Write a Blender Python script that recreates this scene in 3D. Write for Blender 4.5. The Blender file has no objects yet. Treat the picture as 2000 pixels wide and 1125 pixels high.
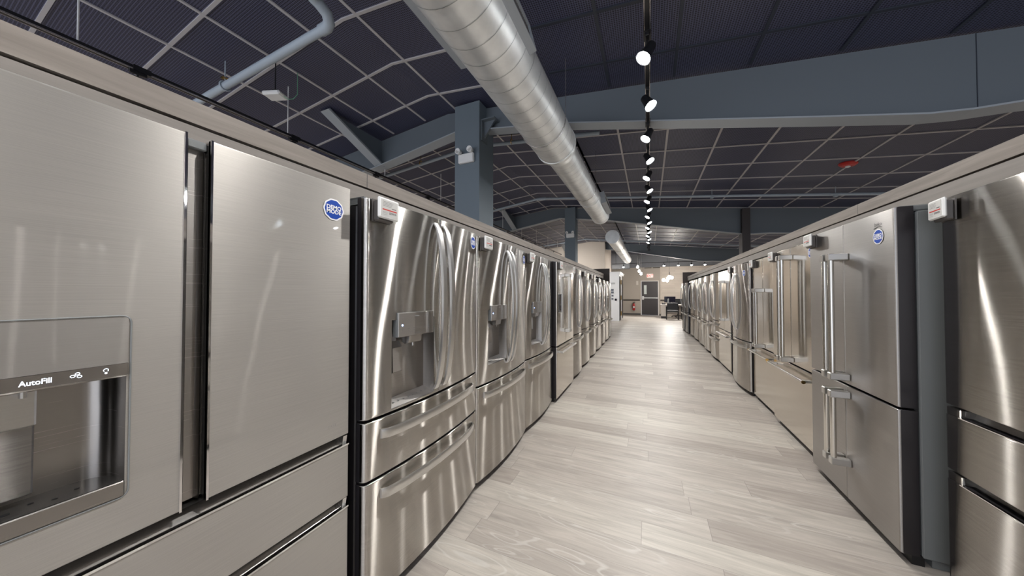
import bpy, bmesh, math, random
from mathutils import Vector, Matrix
random.seed(7)
PI = math.pi
S = bpy.context.scene
COL = S.collection
# ------------------------------------------------------------------ camera, world, exposure
F_PX, YAW, PITCH, EYE = 600.0, 24.03, 0.9, 1.36
cam_d = bpy.data.cameras.new('camera'); cam = bpy.data.objects.new('camera', cam_d); COL.objects.link(cam)
cam_d.sensor_width = 36.0; cam_d.lens = F_PX / 2000 * 36.0; cam_d.clip_start = 0.02; cam_d.clip_end = 200
cam.location = (0, 0, EYE); cam.rotation_euler = (math.radians(90 + PITCH), 0, math.radians(YAW))
S.camera = cam
w = bpy.data.worlds.new('world'); S.world = w; w.use_nodes = True
w.node_tree.nodes['Background'].inputs[0].default_value = (0.80, 0.85, 0.95, 1)
w.node_tree.nodes['Background'].inputs[1].default_value = 1.3
S.view_settings.view_transform = 'Standard'; S.view_settings.look = 'None'
S.view_settings.gamma = 1; S.view_settings.use_curve_mapping = False
S.view_settings.exposure = 0.80
SPOT_W = 38.0      # watts of one track head

# ------------------------------------------------------------------ helpers
def empty(name, loc=(0, 0, 0), rz=0, label=None, cat=None, group=None):
    o = bpy.data.objects.new(name, None); COL.objects.link(o)
    o.location = loc; o.rotation_euler = (0, 0, rz); o.empty_display_size = .1
    tag(o, label, cat, group); return o
def tag(o, label=None, cat=None, group=None, kind=None):
    if label: o['label'] = label
    if cat: o['category'] = cat
    if group: o['group'] = group
    if kind: o['kind'] = kind
    return o
def uvz(p): return (p[0], -p[1], p[2])
class MB:
    """collects geometry; build() links ONE mesh object"""
    def __init__(s, f=None): s.v = []; s.fc = []; s.m = []; s.f = f or (lambda p: p)
    def add(s, vs, fs, m=0):
        b = len(s.v); s.v += [tuple(s.f(p)) for p in vs]
        for q in fs: s.fc.append(tuple(b + i for i in q)); s.m.append(m)
        return s
    def box(s, x0, x1, y0, y1, z0, z1, m=0, bv=0):
        if bv > 0:
            c = min(bv, abs(x1-x0)*.45, abs(y1-y0)*.45, abs(z1-z0)*.45)
            X = (x0, x1); Y = (y0, y1); Z = (z0, z1); vs = []; idx = {}
            sg = (1, -1)
            for i in (0, 1):
                for j in (0, 1):
                    for k in (0, 1):
                        x, y, z = X[i], Y[j], Z[k]; dx, dy, dz = sg[i]*c, sg[j]*c, sg[k]*c
                        idx[i, j, k] = len(vs)
                        vs += [(x, y+dy, z+dz), (x+dx, y, z+dz), (x+dx, y+dy, z)]
            fs = []
            I = lambda i, j, k, a: idx[i, j, k] + a
            for i in (0, 1): fs.append((I(i,0,0,0), I(i,1,0,0), I(i,1,1,0), I(i,0,1,0)))
            for j in (0, 1): fs.append((I(0,j,0,1), I(1,j,0,1), I(1,j,1,1), I(0,j,1,1)))
            for k in (0, 1): fs.append((I(0,0,k,2), I(1,0,k,2), I(1,1,k,2), I(0,1,k,2)))
            for a in (0, 1):
                for b in (0, 1):
                    fs.append((I(0,a,b,1), I(1,a,b,1), I(1,a,b,2), I(0,a,b,2)))
                    fs.append((I(a,0,b,0), I(a,1,b,0), I(a,1,b,2), I(a,0,b,2)))
                    fs.append((I(a,b,0,0), I(a,b,1,0), I(a,b,1,1), I(a,b,0,1)))
            for i in (0, 1):
                for j in (0, 1):
                    for k in (0, 1): fs.append((I(i,j,k,0), I(i,j,k,1), I(i,j,k,2)))
            return s.add(vs, fs, m)
        vs = [(x, y, z) for x in (x0, x1) for y in (y0, y1) for z in (z0, z1)]
        return s.add(vs, [(0,1,3,2), (4,6,7,5), (0,4,5,1), (2,3,7,6), (0,2,6,4), (1,5,7,3)], m)
    def prism(s, pts, a0, a1, axis='y', m=0):
        """pts in the plane across the axis, extruded from a0 to a1"""
        n = len(pts)
        def P(p, a):
            if axis == 'y': return (p[0], a, p[1])
            if axis == 'x': return (a, p[0], p[1])
            return (p[0], p[1], a)
        vs = [P(p, a0) for p in pts] + [P(p, a1) for p in pts]
        fs = [tuple(range(n)), tuple(range(2*n-1, n-1, -1))] + [(i, (i+1) % n, n+(i+1) % n, n+i) for i in range(n)]
        return s.add(vs, fs, m)
    def tube(s, path, r, n=12, m=0, caps=True, radii=None):
        P = [Vector(p) for p in path]; rings = []; up = None
        for i, p in enumerate(P):
            t = (P[min(i+1, len(P)-1)] - P[max(i-1, 0)]).normalized()
            if up is None: up = Vector((0, 0, 1)) if abs(t.z) < .9 else Vector((1, 0, 0))
            a = t.cross(up).normalized(); b = a.cross(t).normalized(); up = b
            rr = radii[i] if radii else r
            rings.append([p + a*math.cos(2*PI*k/n)*rr + b*math.sin(2*PI*k/n)*rr for k in range(n)])
        vs = [q for R in rings for q in R]; fs = []
        for i in range(len(P)-1):
            for k in range(n): fs.append((i*n+k, i*n+(k+1) % n, (i+1)*n+(k+1) % n, (i+1)*n+k))
        if caps: fs += [tuple(range(n)), tuple(range(len(vs)-1, len(vs)-n-1, -1))]
        return s.add(vs, fs, m)
    def sweep(s, path, sec, m=0):
        """rectangular section (list of 2-D offsets along given a,b vectors) swept along path [(p,a,b)...]"""
        n = len(sec); vs = []
        for p, a, b in path:
            for q in sec: vs.append(Vector(p) + Vector(a)*q[0] + Vector(b)*q[1])
        L = len(path); fs = [(i*n+k, i*n+(k+1) % n, (i+1)*n+(k+1) % n, (i+1)*n+k) for i in range(L-1) for k in range(n)]
        fs += [tuple(range(n)), tuple(range(L*n-1, L*n-n-1, -1))]
        return s.add(vs, fs, m)
    def disc(s, c, r, nrm='z', n=24, m=0, wob=0):
        vs = []
        for k in range(n):
            a = 2*PI*k/n; rr = r*(1+wob*math.cos(a*10)); x, y = rr*math.cos(a), rr*math.sin(a)
            vs.append({'z': (c[0]+x, c[1]+y, c[2]), 'y': (c[0]+x, c[1], c[2]+y), 'x': (c[0], c[1]+x, c[2]+y)}[nrm])
        return s.add(vs, [tuple(range(n))], m)
    def sphere(s, c, r, n=16, k=10, m=0, sc=(1, 1, 1)):
        vs = []
        for i in range(k+1):
            th = PI*i/k
            for j in range(n):
                ph = 2*PI*j/n
                vs.append((c[0]+sc[0]*r*math.sin(th)*math.cos(ph), c[1]+sc[1]*r*math.sin(th)*math.sin(ph), c[2]+sc[2]*r*math.cos(th)))
        return s.add(vs, [(i*n+j, i*n+(j+1) % n, (i+1)*n+(j+1) % n, (i+1)*n+j) for i in range(k) for j in range(n)], m)
    def build(s, name, mats, parent=None, smooth=True, ang=32, recalc=True, **kw):
        me = bpy.data.meshes.new(name); me.from_pydata(s.v, [], s.fc)
        if not isinstance(mats, (list, tuple)): mats = [mats]
        for mm in mats: me.materials.append(mm)
        me.polygons.foreach_set('material_index', s.m)
        if recalc:
            bm = bmesh.new(); bm.from_mesh(me)
            bmesh.ops.remove_doubles(bm, verts=bm.verts, dist=1e-6)
            bmesh.ops.recalc_face_normals(bm, faces=bm.faces); bm.to_mesh(me); bm.free()
        if smooth:
            me.polygons.foreach_set('use_smooth', [True]*len(me.polygons)); me.set_sharp_from_angle(angle=math.radians(ang))
        me.update()
        o = bpy.data.objects.new(name, me); COL.objects.link(o)
        if parent: o.parent = parent
        tag(o, **kw); return o
_txt = {}
def text_geo(body, bold=0.0):
    k = (body, bold)
    if k not in _txt:
        cu = bpy.data.curves.new('t', 'FONT'); cu.body = body; cu.size = 1; cu.offset = bold; cu.align_x = 'CENTER'; cu.resolution_u = 3
        ob = bpy.data.objects.new('t', cu); COL.objects.link(ob)
        dg = bpy.context.evaluated_depsgraph_get(); me = bpy.data.meshes.new_from_object(ob.evaluated_get(dg))
        _txt[k] = ([tuple(v.co) for v in me.vertices], [tuple(p.vertices) for p in me.polygons])
        bpy.data.objects.remove(ob); bpy.data.curves.remove(cu); bpy.data.meshes.remove(me)
    return _txt[k]
def put_text(mb, body, u, z, v, size, m=0, bold=0.0, sx=1.0):
    vs, fs = text_geo(body, bold)
    vf = v if callable(v) else (lambda uu: v)
    mb.add([(u+p[0]*size*sx, vf(u+p[0]*size*sx), z+p[1]*size) for p in vs], fs, m)

# ------------------------------------------------------------------ materials
def newmat(name):
    m = bpy.data.materials.new(name); m.use_nodes = True; nt = m.node_tree
    return m, nt, nt.nodes['Principled BSDF']
def N(nt, t, **kw):
    n = nt.nodes.new(t)
    for k, v in kw.items(): setattr(n, k, v)
    return n
def plain(name, col, rough=.5, metal=0, coat=0, emit=None, es=0, spec=None, noise=0.0, nscale=30):
    m, nt, b = newmat(name)
    b.inputs['Base Color'].default_value = (*col, 1); b.inputs['Roughness'].default_value = rough; b.inputs['Metallic'].default_value = metal
    if coat: b.inputs['Coat Weight'].default_value = coat; b.inputs['Coat Roughness'].default_value = .03
    if spec is not None: b.inputs['Specular IOR Level'].default_value = spec
    if emit: b.inputs['Emission Color'].default_value = (*emit, 1); b.inputs['Emission Strength'].default_value = es
    tc = N(nt, 'ShaderNodeTexCoord'); nz = N(nt, 'ShaderNodeTexNoise'); nz.inputs['Scale'].default_value = nscale
    nt.links.new(tc.outputs['Object'], nz.inputs['Vector'])
    mr = N(nt, 'ShaderNodeMapRange'); mr.inputs['To Min'].default_value = max(0, rough-.04-noise); mr.inputs['To Max'].default_value = min(1, rough+.04+noise)
    nt.links.new(nz.outputs['Fac'], mr.inputs['Value']); nt.links.new(mr.outputs[0], b.inputs['Roughness'])
    return m
def steel(name, col, rough=.25, aniso=.7, wave=.25, coat=0, metal=1.0, grain=.10, scale=1.3, vertical=False, rot=.25, gz=420, ax=.0035, ay=.40, fac=.78):
    m, nt, b = newmat(name); L = nt.links.new
    b.inputs['Metallic'].default_value = metal; b.inputs['Anisotropic'].default_value = aniso; b.inputs['Anisotropic Rotation'].default_value = rot
    tan = N(nt, 'ShaderNodeVectorTransform', vector_type='VECTOR', convert_from='OBJECT', convert_to='WORLD'); tan.inputs[0].default_value = (1, 0, 0); L(tan.outputs[0], b.inputs['Tangent'])
    tc = N(nt, 'ShaderNodeTexCoord'); oi = N(nt, 'ShaderNodeObjectInfo')
    ad = N(nt, 'ShaderNodeVectorMath', operation='ADD'); L(tc.outputs['Object'], ad.inputs[0]); L(oi.outputs['Location'], ad.inputs[1])
    mp = N(nt, 'ShaderNodeMapping'); mp.inputs['Scale'].default_value = (gz, gz, 4) if vertical else (5, 5, gz); L(ad.outputs[0], mp.inputs[0])
    nz = N(nt, 'ShaderNodeTexNoise'); nz.inputs['Scale'].default_value = 1; nz.inputs['Detail'].default_value = 3; L(mp.outputs[0], nz.inputs['Vector'])
    mr = N(nt, 'ShaderNodeMapRange'); mr.inputs['From Min'].default_value = .3; mr.inputs['From Max'].default_value = .7
    mr.inputs['To Min'].default_value = 1-grain; mr.inputs['To Max'].default_value = 1+grain; L(nz.outputs['Fac'], mr.inputs['Value'])
    mx = N(nt, 'ShaderNodeMix', data_type='RGBA', blend_type='MULTIPLY'); mx.inputs['Factor'].default_value = 1
    mx.inputs[6].default_value = (*col, 1); L(mr.outputs[0], mx.inputs[7]); L(mx.outputs[2], b.inputs['Base Color'])
    mr2 = N(nt, 'ShaderNodeMapRange'); mr2.inputs['To Min'].default_value = rough*.85; mr2.inputs['To Max'].default_value = rough*1.15
    L(nz.outputs['Fac'], mr2.inputs['Value']); L(mr2.outputs[0], b.inputs['Roughness'])
    gl = None
    if fac:
        gl = N(nt, 'ShaderNodeBsdfAnisotropic'); gl.distribution = 'GGX'
        al = math.sqrt(ax*ay); gl.inputs['Roughness'].default_value = math.sqrt(al); gl.inputs['Anisotropy'].default_value = 1-ax/al
        L(mx.outputs[2], gl.inputs['Color']); L(tan.outputs[0], gl.inputs['Tangent'])
        ms = N(nt, 'ShaderNodeMixShader'); ms.inputs[0].default_value = fac; out = nt.nodes['Material Output']
        L(b.outputs[0], ms.inputs[1]); L(gl.outputs[0], ms.inputs[2]); L(ms.outputs[0], out.inputs['Surface'])
    if wave:
        mp2 = N(nt, 'ShaderNodeMapping'); mp2.inputs['Scale'].default_value = (2.2, 2.2, 1.1); L(ad.outputs[0], mp2.inputs[0])
        nw = N(nt, 'ShaderNodeTexNoise'); nw.inputs['Scale'].default_value = scale; nw.inputs['Detail'].default_value = 1.5; L(mp2.outputs[0], nw.inputs['Vector'])
        bp = N(nt, 'ShaderNodeBump'); bp.inputs['Strength'].default_value = wave; bp.inputs['Distance'].default_value = .03
        L(nw.outputs['Fac'], bp.inputs['Height']); L(bp.outputs[0], b.inputs['Normal'])
        if gl: L(bp.outputs[0], gl.inputs['Normal'])
    if coat: b.inputs['Coat Weight'].default_value = coat; b.inputs['Coat Roughness'].default_value = .02; b.inputs['Coat IOR'].default_value = 1.5
    return m
M = {}
M['steel'] = steel('brushed stainless steel', (.53, .505, .47), .24, .97, .075)
M['steel_flat'] = steel('brushed stainless drawer steel', (.54, .51, .47), .24, .97, .02)
M['steel_b'] = steel('brushed stainless steel smooth', (.51, .48, .45), .22, .97, .11, scale=1.0)
M['steel_dark'] = steel('dark stainless steel', (.36, .35, .34), .32, .9, .2)
M['steel_soft'] = steel('soft satin steel', (.42, .40, .38), .36, .9, .05, grain=.04, ax=.03, ay=.3, fac=.5)
M['mirror'] = steel('polished stainless steel', (.64, .595, .535), .12, .9, .12, grain=.04, scale=.9, ax=.006, ay=.10, fac=.6)
M['glassy'] = steel('platinum glass over brushed metal', (.45, .428, .40), .45, .8, .05, coat=1.0, metal=.75, grain=.07, gz=700, fac=0)
M['glassy_plain'] = steel('platinum glass', (.37, .352, .332), .45, .8, .05, coat=1.0, metal=.75, grain=.03, fac=0)
M['handle'] = steel('satin handle metal', (.66, .65, .63), .30, .3, 0, grain=.03, fac=0)
M['tube'] = steel('polished tube handle', (.72, .70, .66), .14, .3, 0, grain=.02, fac=0)
M['chrome'] = plain('chrome', (.85, .85, .86), .06, 1)
M['black_metal'] = plain('smoked metal recess', (.20, .19, .18), .25, .85)
M['niche'] = steel('dispenser niche metal', (.36, .34, .32), .26, .4, .05, grain=.01, ax=.03, ay=.2, fac=.5)
M['side'] = plain('charcoal cabinet side', (.018, .016, .018), .35)
M['side_grey'] = plain('grey cabinet side', (.21, .22, .22), .4)
M['door_side'] = plain('dark door side', (.03, .027, .03), .3, .3)
M['mount'] = plain('dark grey magnet block', (.10, .09, .085), .4)
M['black'] = plain('black plastic', (.008, .008, .009), .5)
M['gasket'] = plain('gasket rubber', (.02, .02, .02), .8)
M['screen'] = plain('black glass screen', (.006, .006, .012), .06, 0, 1)
M['white'] = plain('white plastic', (.80, .80, .79), .4)
M['epaper'] = plain('grey paper display', (.52, .51, .49), .55)
M['ink'] = plain('dark ink', (.06, .06, .06), .6)
M['ink_soft'] = plain('soft ink', (.28, .28, .27), .6)
M['red'] = plain('red ink', (.50, .05, .04), .5)
M['blue'] = plain('sticker blue', (.012, .06, .36), .35)
M['sticker_white'] = plain('sticker white', (.85, .85, .86), .35)
M['led'] = plain('lit icon', (.8, .85, .9), .4, emit=(.75, .85, 1), es=1.6)
M['led_blue'] = plain('blue led', (.2, .3, .9), .4, emit=(.25, .4, 1), es=6)
M['brass'] = plain('brass', (.75, .50, .18), .22, 1)
M['beam'] = plain('blue grey painted steel', (.135, .158, .180), .55)
M['flange'] = plain('light grey painted flange', (.36, .39, .42), .5)
M['column'] = plain('blue grey painted column', (.15, .185, .215), .6)
M['column_brown'] = plain('brown painted column', (.05, .042, .042), .6)
M['pipe'] = plain('grey painted pipe', (.40, .46, .52), .4)
M['tee'] = plain('grey ceiling tee', (.50, .48, .49), .5)
M['tee_shade_joint'] = plain('shade painted ceiling tee and dark joint', (.030, .036, .052), .5)  # tee colour with the near bay's dim light painted in; also the splice joint
M['track'] = plain('black track', (.012, .012, .014), .35)
M['track_edge'] = plain('track silver edge', (.55, .52, .50), .25, .8)
M['lens'] = plain('lit lamp lens', (1, 1, 1), .3, emit=(.95, .98, 1.0), es=45)
M['bulb'] = plain('lit globe', (1, 1, 1), .3, emit=(1, .97, .92), es=7)
M['alarm'] = plain('red alarm plastic', (.55, .03, .025), .4)
M['beige'] = plain('beige painted wall', (.66, .58, .50), .8)
M['taupe'] = plain('taupe painted wall', (.50, .45, .39), .85)
M['wall_dark'] = plain('dark grey painted wall', (.24, .25, .27), .8)
M['baseboard'] = plain('dark baseboard', (.10, .095, .09), .6)
M['rail'] = plain('dark wood rail', (.09, .075, .06), .5)
M['door_dark'] = plain('dark brown door paint', (.052, .045, .047), .5)
M['frame_white'] = plain('white door frame', (.75, .70, .64), .5)
M['white_unit'] = plain('white display unit', (.85, .85, .86), .45)
M['leather'] = plain('black leatherette', (.012, .012, .014), .42)
M['desk_grey'] = plain('grey laminate', (.60, .55, .50), .5)
M['glass_clear'] = plain('frosted lite', (.65, .70, .66), .25)
M['sign'] = plain('exit sign face', (.75, .55, .50), .4, emit=(1, .75, .7), es=.5)
M['sign_red'] = plain('exit sign letters', (.8, .05, .04), .4, emit=(1, .06, .04), es=1.4)
M['ext_red'] = plain('extinguisher red', (.50, .02, .02), .3, 0, .4)

def duct_mat():
    m, nt, b = newmat('galvanised spiral duct'); L = nt.links.new
    b.inputs['Metallic'].default_value = .6; b.inputs['Roughness'].default_value = .44; b.inputs['Base Color'].default_value = (.62, .64, .64, 1)
    tc = N(nt, 'ShaderNodeTexCoord'); nz = N(nt, 'ShaderNodeTexNoise'); nz.inputs['Scale'].default_value = 6; nz.inputs['Detail'].default_value = 4
    L(tc.outputs['Object'], nz.inputs['Vector'])
    cr = N(nt, 'ShaderNodeValToRGB'); cr.color_ramp.elements[0].position = .35; cr.color_ramp.elements[0].color = (.80, .81, .80, 1)
    cr.color_ramp.elements[1].position = .7; cr.color_ramp.elements[1].color = (.96, .97, .96, 1); L(nz.outputs['Fac'], cr.inputs[0]); L(cr.outputs[0], b.inputs['Base Color'])
    bp = N(nt, 'ShaderNodeBump'); bp.inputs['Strength'].default_value = .12; bp.inputs['Distance'].default_value = .02; L(nz.outputs['Fac'], bp.inputs['Height']); L(bp.outputs[0], b.inputs['Normal'])
    return m
M['duct'] = duct_mat()
M['duct_seam'] = plain('duct seam', (.50, .52, .52), .4, .9)

def wood(name, c0, c1, along='y', rough=.55):
    m, nt, b = newmat(name); L = nt.links.new; b.inputs['Roughness'].default_value = rough
    tc = N(nt, 'ShaderNodeTexCoord'); mp = N(nt, 'ShaderNodeMapping'); mp.inputs['Scale'].default_value = (30, 1.6, 30) if along == 'y' else (1.6, 30, 30)
    L(tc.outputs['Object'], mp.inputs[0]); nz = N(nt, 'ShaderNodeTexNoise'); nz.inputs['Scale'].default_value = 1.6; nz.inputs['Detail'].default_value = 8; nz.inputs['Distortion'].default_value = .6
    L(mp.outputs[0], nz.inputs['Vector']); cr = N(nt, 'ShaderNodeValToRGB'); cr.color_ramp.elements[0].position = .32; cr.color_ramp.elements[0].color = (*c0, 1)
    cr.color_ramp.elements[1].position = .68; cr.color_ramp.elements[1].color = (*c1, 1); L(nz.outputs['Fac'], cr.inputs[0]); L(cr.outputs[0], b.inputs['Base Color'])
    return m
M['fascia'] = wood('grey brown wood laminate', (.145, .120, .100), (.225, .195, .168))
M['fascia_low'] = wood('grey laminate lower board', (.175, .155, .138), (.215, .192, .172))
M['dark_wood'] = wood('dark wood panel', (.035, .027, .024), (.06, .047, .042))

def floor_mat():
    m, nt, b = newmat('light oak vinyl planks'); L = nt.links.new
    PW, PL = .182, 1.22
    tc = N(nt, 'ShaderNodeTexCoord'); sp = N(nt, 'ShaderNodeSeparateXYZ'); L(tc.outputs['Object'], sp.inputs[0])
    def mth(op, a, bb=None, c=None):
        n = N(nt, 'ShaderNodeMath', operation=op)
        for i, q in enumerate((a, bb, c)):
            if q is None: continue
            if isinstance(q, (int, float)): n.inputs[i].default_value = q
            else: L(q, n.inputs[i])
        return n.outputs[0]
    ry = mth('DIVIDE', sp.outputs[1], PW); row = mth('FLOOR', ry); fy = mth('FRACT', ry)
    wn = N(nt, 'ShaderNodeTexWhiteNoise', noise_dimensions='1D'); L(row, wn.inputs['W'])
    rx = mth('ADD', mth('DIVIDE', sp.outputs[0], PL), mth('MULTIPLY', wn.outputs[0], 7.3)); colm = mth('FLOOR', rx); fx = mth('FRACT', rx)
    cb = N(nt, 'ShaderNodeCombineXYZ'); L(row, cb.inputs[0]); L(colm, cb.inputs[1])
    wn2 = N(nt, 'ShaderNodeTexWhiteNoise', noise_dimensions='3D'); L(cb.outputs[0], wn2.inputs['Vector'])
    # grain, shifted per plank
    off = N(nt, 'ShaderNodeVectorMath', operation='SCALE'); L(wn2.outputs['Color'], off.inputs[0]); off.inputs['Scale'].default_value = 40
    ad = N(nt, 'ShaderNodeVectorMath', operation='ADD'); L(tc.outputs['Object'], ad.inputs[0]); L(off.outputs[0], ad.inputs[1])
    mp = N(nt, 'ShaderNodeMapping'); mp.inputs['Scale'].default_value = (2.2, 26, 1); L(ad.outputs[0], mp.inputs[0])
    g = N(nt, 'ShaderNodeTexNoise'); g.inputs['Scale'].default_value = 1; g.inputs['Detail'].default_value = 9; g.inputs['Roughness'].default_value = .62; g.inputs['Distortion'].default_value = .9; L(mp.outputs[0], g.inputs['Vector'])
    mp3 = N(nt, 'ShaderNodeMapping'); mp3.inputs['Scale'].default_value = (1.3, 7, 1); L(ad.outputs[0], mp3.inputs[0])
    wv = N(nt, 'ShaderNodeTexNoise'); wv.inputs['Scale'].default_value = 1.0; wv.inputs['Detail'].default_value = 1; wv.inputs['Distortion'].default_value = .4; L(mp3.outputs[0], wv.inputs['Vector'])
    rings = mth('SINE', mth('MULTIPLY', wv.outputs['Fac'], 95)); ringm = N(nt, 'ShaderNodeMapRange'); ringm.inputs['From Min'].default_value = .55; ringm.inputs['From Max'].default_value = 1; L(rings, ringm.inputs['Value'])
    rmask = N(nt, 'ShaderNodeMapRange'); rmask.inputs['From Min'].default_value = .56; rmask.inputs['From Max'].default_value = .66; L(wv.outputs['Fac'], rmask.inputs['Value'])
    rr = mth('MULTIPLY', ringm.outputs[0], rmask.outputs[0])
    cr = N(nt, 'ShaderNodeValToRGB'); e = cr.color_ramp.elements
    e[0].position = 0; e[0].color = (.36, .32, .285, 1); e[1].position = 1; e[1].color = (.52, .485, .43, 1)
    x = e.new(.5); x.color = (.42, .38, .34, 1); x = e.new(.75); x.color = (.46, .42, .375, 1)
    L(wn2.outputs['Value'], cr.inputs[0])
    gr = N(nt, 'ShaderNodeMapRange'); gr.inputs['From Min'].default_value = .25; gr.inputs['From Max'].default_value = .75; gr.inputs['To Min'].default_value = .72; gr.inputs['To Max'].default_value = 1.22; L(g.outputs['Fac'], gr.inputs['Value'])
    mx = N(nt, 'ShaderNodeMix', data_type='RGBA', blend_type='MULTIPLY'); mx.inputs['Factor'].default_value = 1; L(cr.outputs[0], mx.inputs[6]); L(gr.outputs[0], mx.inputs[7])
    mx2 = N(nt, 'ShaderNodeMix', data_type='RGBA'); L(mth('MULTIPLY', rr, .45), mx2.inputs['Factor']); L(mx.outputs[2], mx2.inputs[6]); mx2.inputs[7].default_value = (.62, .60, .56, 1)
    seam = mth('MAXIMUM', mth('LESS_THAN', fy, .010), mth('LESS_THAN', fx, .0022))
    mx3 = N(nt, 'ShaderNodeMix', data_type='RGBA'); L(mth('MULTIPLY', seam, .55), mx3.inputs['Factor']); L(mx2.outputs[2], mx3.inputs[6]); mx3.inputs[7].default_value = (.15, .13, .12, 1)
    L(mx3.outputs[2], b.inputs['Base Color']); b.inputs['Roughness'].default_value = .42; b.inputs['Specular IOR Level'].default_value = .35
    bp = N(nt, 'ShaderNodeBump'); bp.inputs['Strength'].default_value = .15; bp.inputs['Distance'].default_value = .002; L(g.outputs['Fac'], bp.inputs['Height']); L(bp.outputs[0], b.inputs['Normal'])
    return m
M['floor'] = floor_mat()
def ceil_mat():
    m, nt, b = newmat('black egg crate ceiling mesh'); L = nt.links.new
    tc = N(nt, 'ShaderNodeTexCoord'); sp = N(nt, 'ShaderNodeSeparateXYZ'); L(tc.outputs['Object'], sp.inputs[0])
    outs = []
    for i in (0, 1):
        a = N(nt, 'ShaderNodeMath', operation='DIVIDE'); L(sp.outputs[i], a.inputs[0]); a.inputs[1].default_value = .0190
        f = N(nt, 'ShaderNodeMath', operation='FRACT'); L(a.outputs[0], f.inputs[0])
        c = N(nt, 'ShaderNodeMath', operation='LESS_THAN'); L(f.outputs[0], c.inputs[0]); c.inputs[1].default_value = .30; outs.append(c.outputs[0])
    mxx = N(nt, 'ShaderNodeMath', operation='MAXIMUM'); L(outs[0], mxx.inputs[0]); L(outs[1], mxx.inputs[1])
    mx = N(nt, 'ShaderNodeMix', data_type='RGBA'); L(mxx.outputs[0], mx.inputs['Factor']); mx.inputs[6].default_value = (.008, .008, .022, 1); mx.inputs[7].default_value = (.095, .100, .170, 1)
    L(mx.outputs[2], b.inputs['Base Color']); b.inputs['Roughness'].default_value = .45
    return m
M['ceiling'] = ceil_mat()
def stone_mat():
    m, nt, b = newmat('stacked ledger stone'); L = nt.links.new
    tc = N(nt, 'ShaderNodeTexCoord'); mp = N(nt, 'ShaderNodeMapping'); mp.inputs['Rotation'].default_value = (PI/2, 0, 0); L(tc.outputs['Object'], mp.inputs[0])
    br = N(nt, 'ShaderNodeTexBrick'); br.inputs['Scale'].default_value = 1; br.inputs['Brick Width'].default_value = 1.4; br.inputs['Row Height'].default_value = .10; br.inputs['Mortar Size'].default_value = .006
    br.inputs['Color1'].default_value = (.70, .62, .54, 1); br.inputs['Color2'].default_value = (.76, .68, .59, 1); br.inputs['Mortar'].default_value = (.60, .53, .46, 1)
    L(mp.outputs[0], br.inputs['Vector']); L(br.outputs['Color'], b.inputs['Base Color']); b.inputs['Roughness'].default_value = .8
    bp = N(nt, 'ShaderNodeBump'); bp.inputs['Distance'].default_value = .02; L(br.outputs['Color'], bp.inputs['Height']); L(bp.outputs[0], b.inputs['Normal'])
    return m
M['stone'] = stone_mat()

# ------------------------------------------------------------------ room shell
RIDGE_X, RIDGE_Z = -2.6, 3.919
def zc(x): return RIDGE_Z - .111*(x-RIDGE_X) if x >= RIDGE_X else RIDGE_Z - .10*(RIDGE_X-x)
XL, XR, YB, YF = -8.0, 8.0, -3.5, 20.5
MB().box(XL, XR, YB, YF+.2, -.10, 0).build('floor', M['floor'], kind='structure', smooth=False)
cm = MB()
cm.prism([(XL, zc(XL)), (RIDGE_X, zc(RIDGE_X)), (XR, zc(XR)), (XR, zc(XR)+.12), (RIDGE_X, RIDGE_Z+.12), (XL, zc(XL)+.12)], YB, YF+.2)
ceiling = cm.build('ceiling', M['ceiling'], kind='structure', smooth=False)
BW, BH = .013, .012
tee = MB()
def bar_y(mb, x, y0, y1):
    z = zc(x); mb.box(x-BW, x+BW, y0, y1, z-BH, z+.004)
def bar_x(mb, y, x0, x1):
    pts = [x0] + ([RIDGE_X] if x0 < RIDGE_X < x1 else []) + [x1]
    for a, b in zip(pts[:-1], pts[1:]):
        mb.prism([(a, zc(a)-BH), (b, zc(b)-BH), (b, zc(b)+.004), (a, zc(a)+.004)], y-BW, y+BW)
XA = [.25+.64*k for k in range(-2, 13)]; XBn = [-1.75, -2.42, -2.97, -3.58, -4.22, -4.85, -5.5, -6.1, -6.7, -7.3]; XBf = [-1.57-.61*k for k in range(11)]
YR = [4.66+.71*k for k in range(-2, 23)]; YL = [2.55+.61*k for k in range(-9, 30)]
for x in XA:
    if x > -1.2: bar_y(tee, x, 3.65, YF)
for x in XBn: bar_y(tee, x, YB, 3.55)
for x in XBf: bar_y(tee, x, 3.65, YF)
bar_y(tee, -1.03, YB, YF)
for y in YR:
    if y > 3.65: bar_x(tee, y, -1.03, XR)
for y in YL: bar_x(tee, y, XL, -1.03)
tee.build('ceiling_tee_grid', M['tee'], ceiling, smooth=False)
tee2 = MB()  # near right bay: same grey tees, shade put into their colour
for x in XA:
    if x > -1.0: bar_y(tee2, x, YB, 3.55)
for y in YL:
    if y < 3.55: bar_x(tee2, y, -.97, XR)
tee2.build('ceiling_tee_grid', M['tee_shade_joint'], ceiling, smooth=False, label='ceiling grid over the near aisle, shade painted into its colour')
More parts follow.
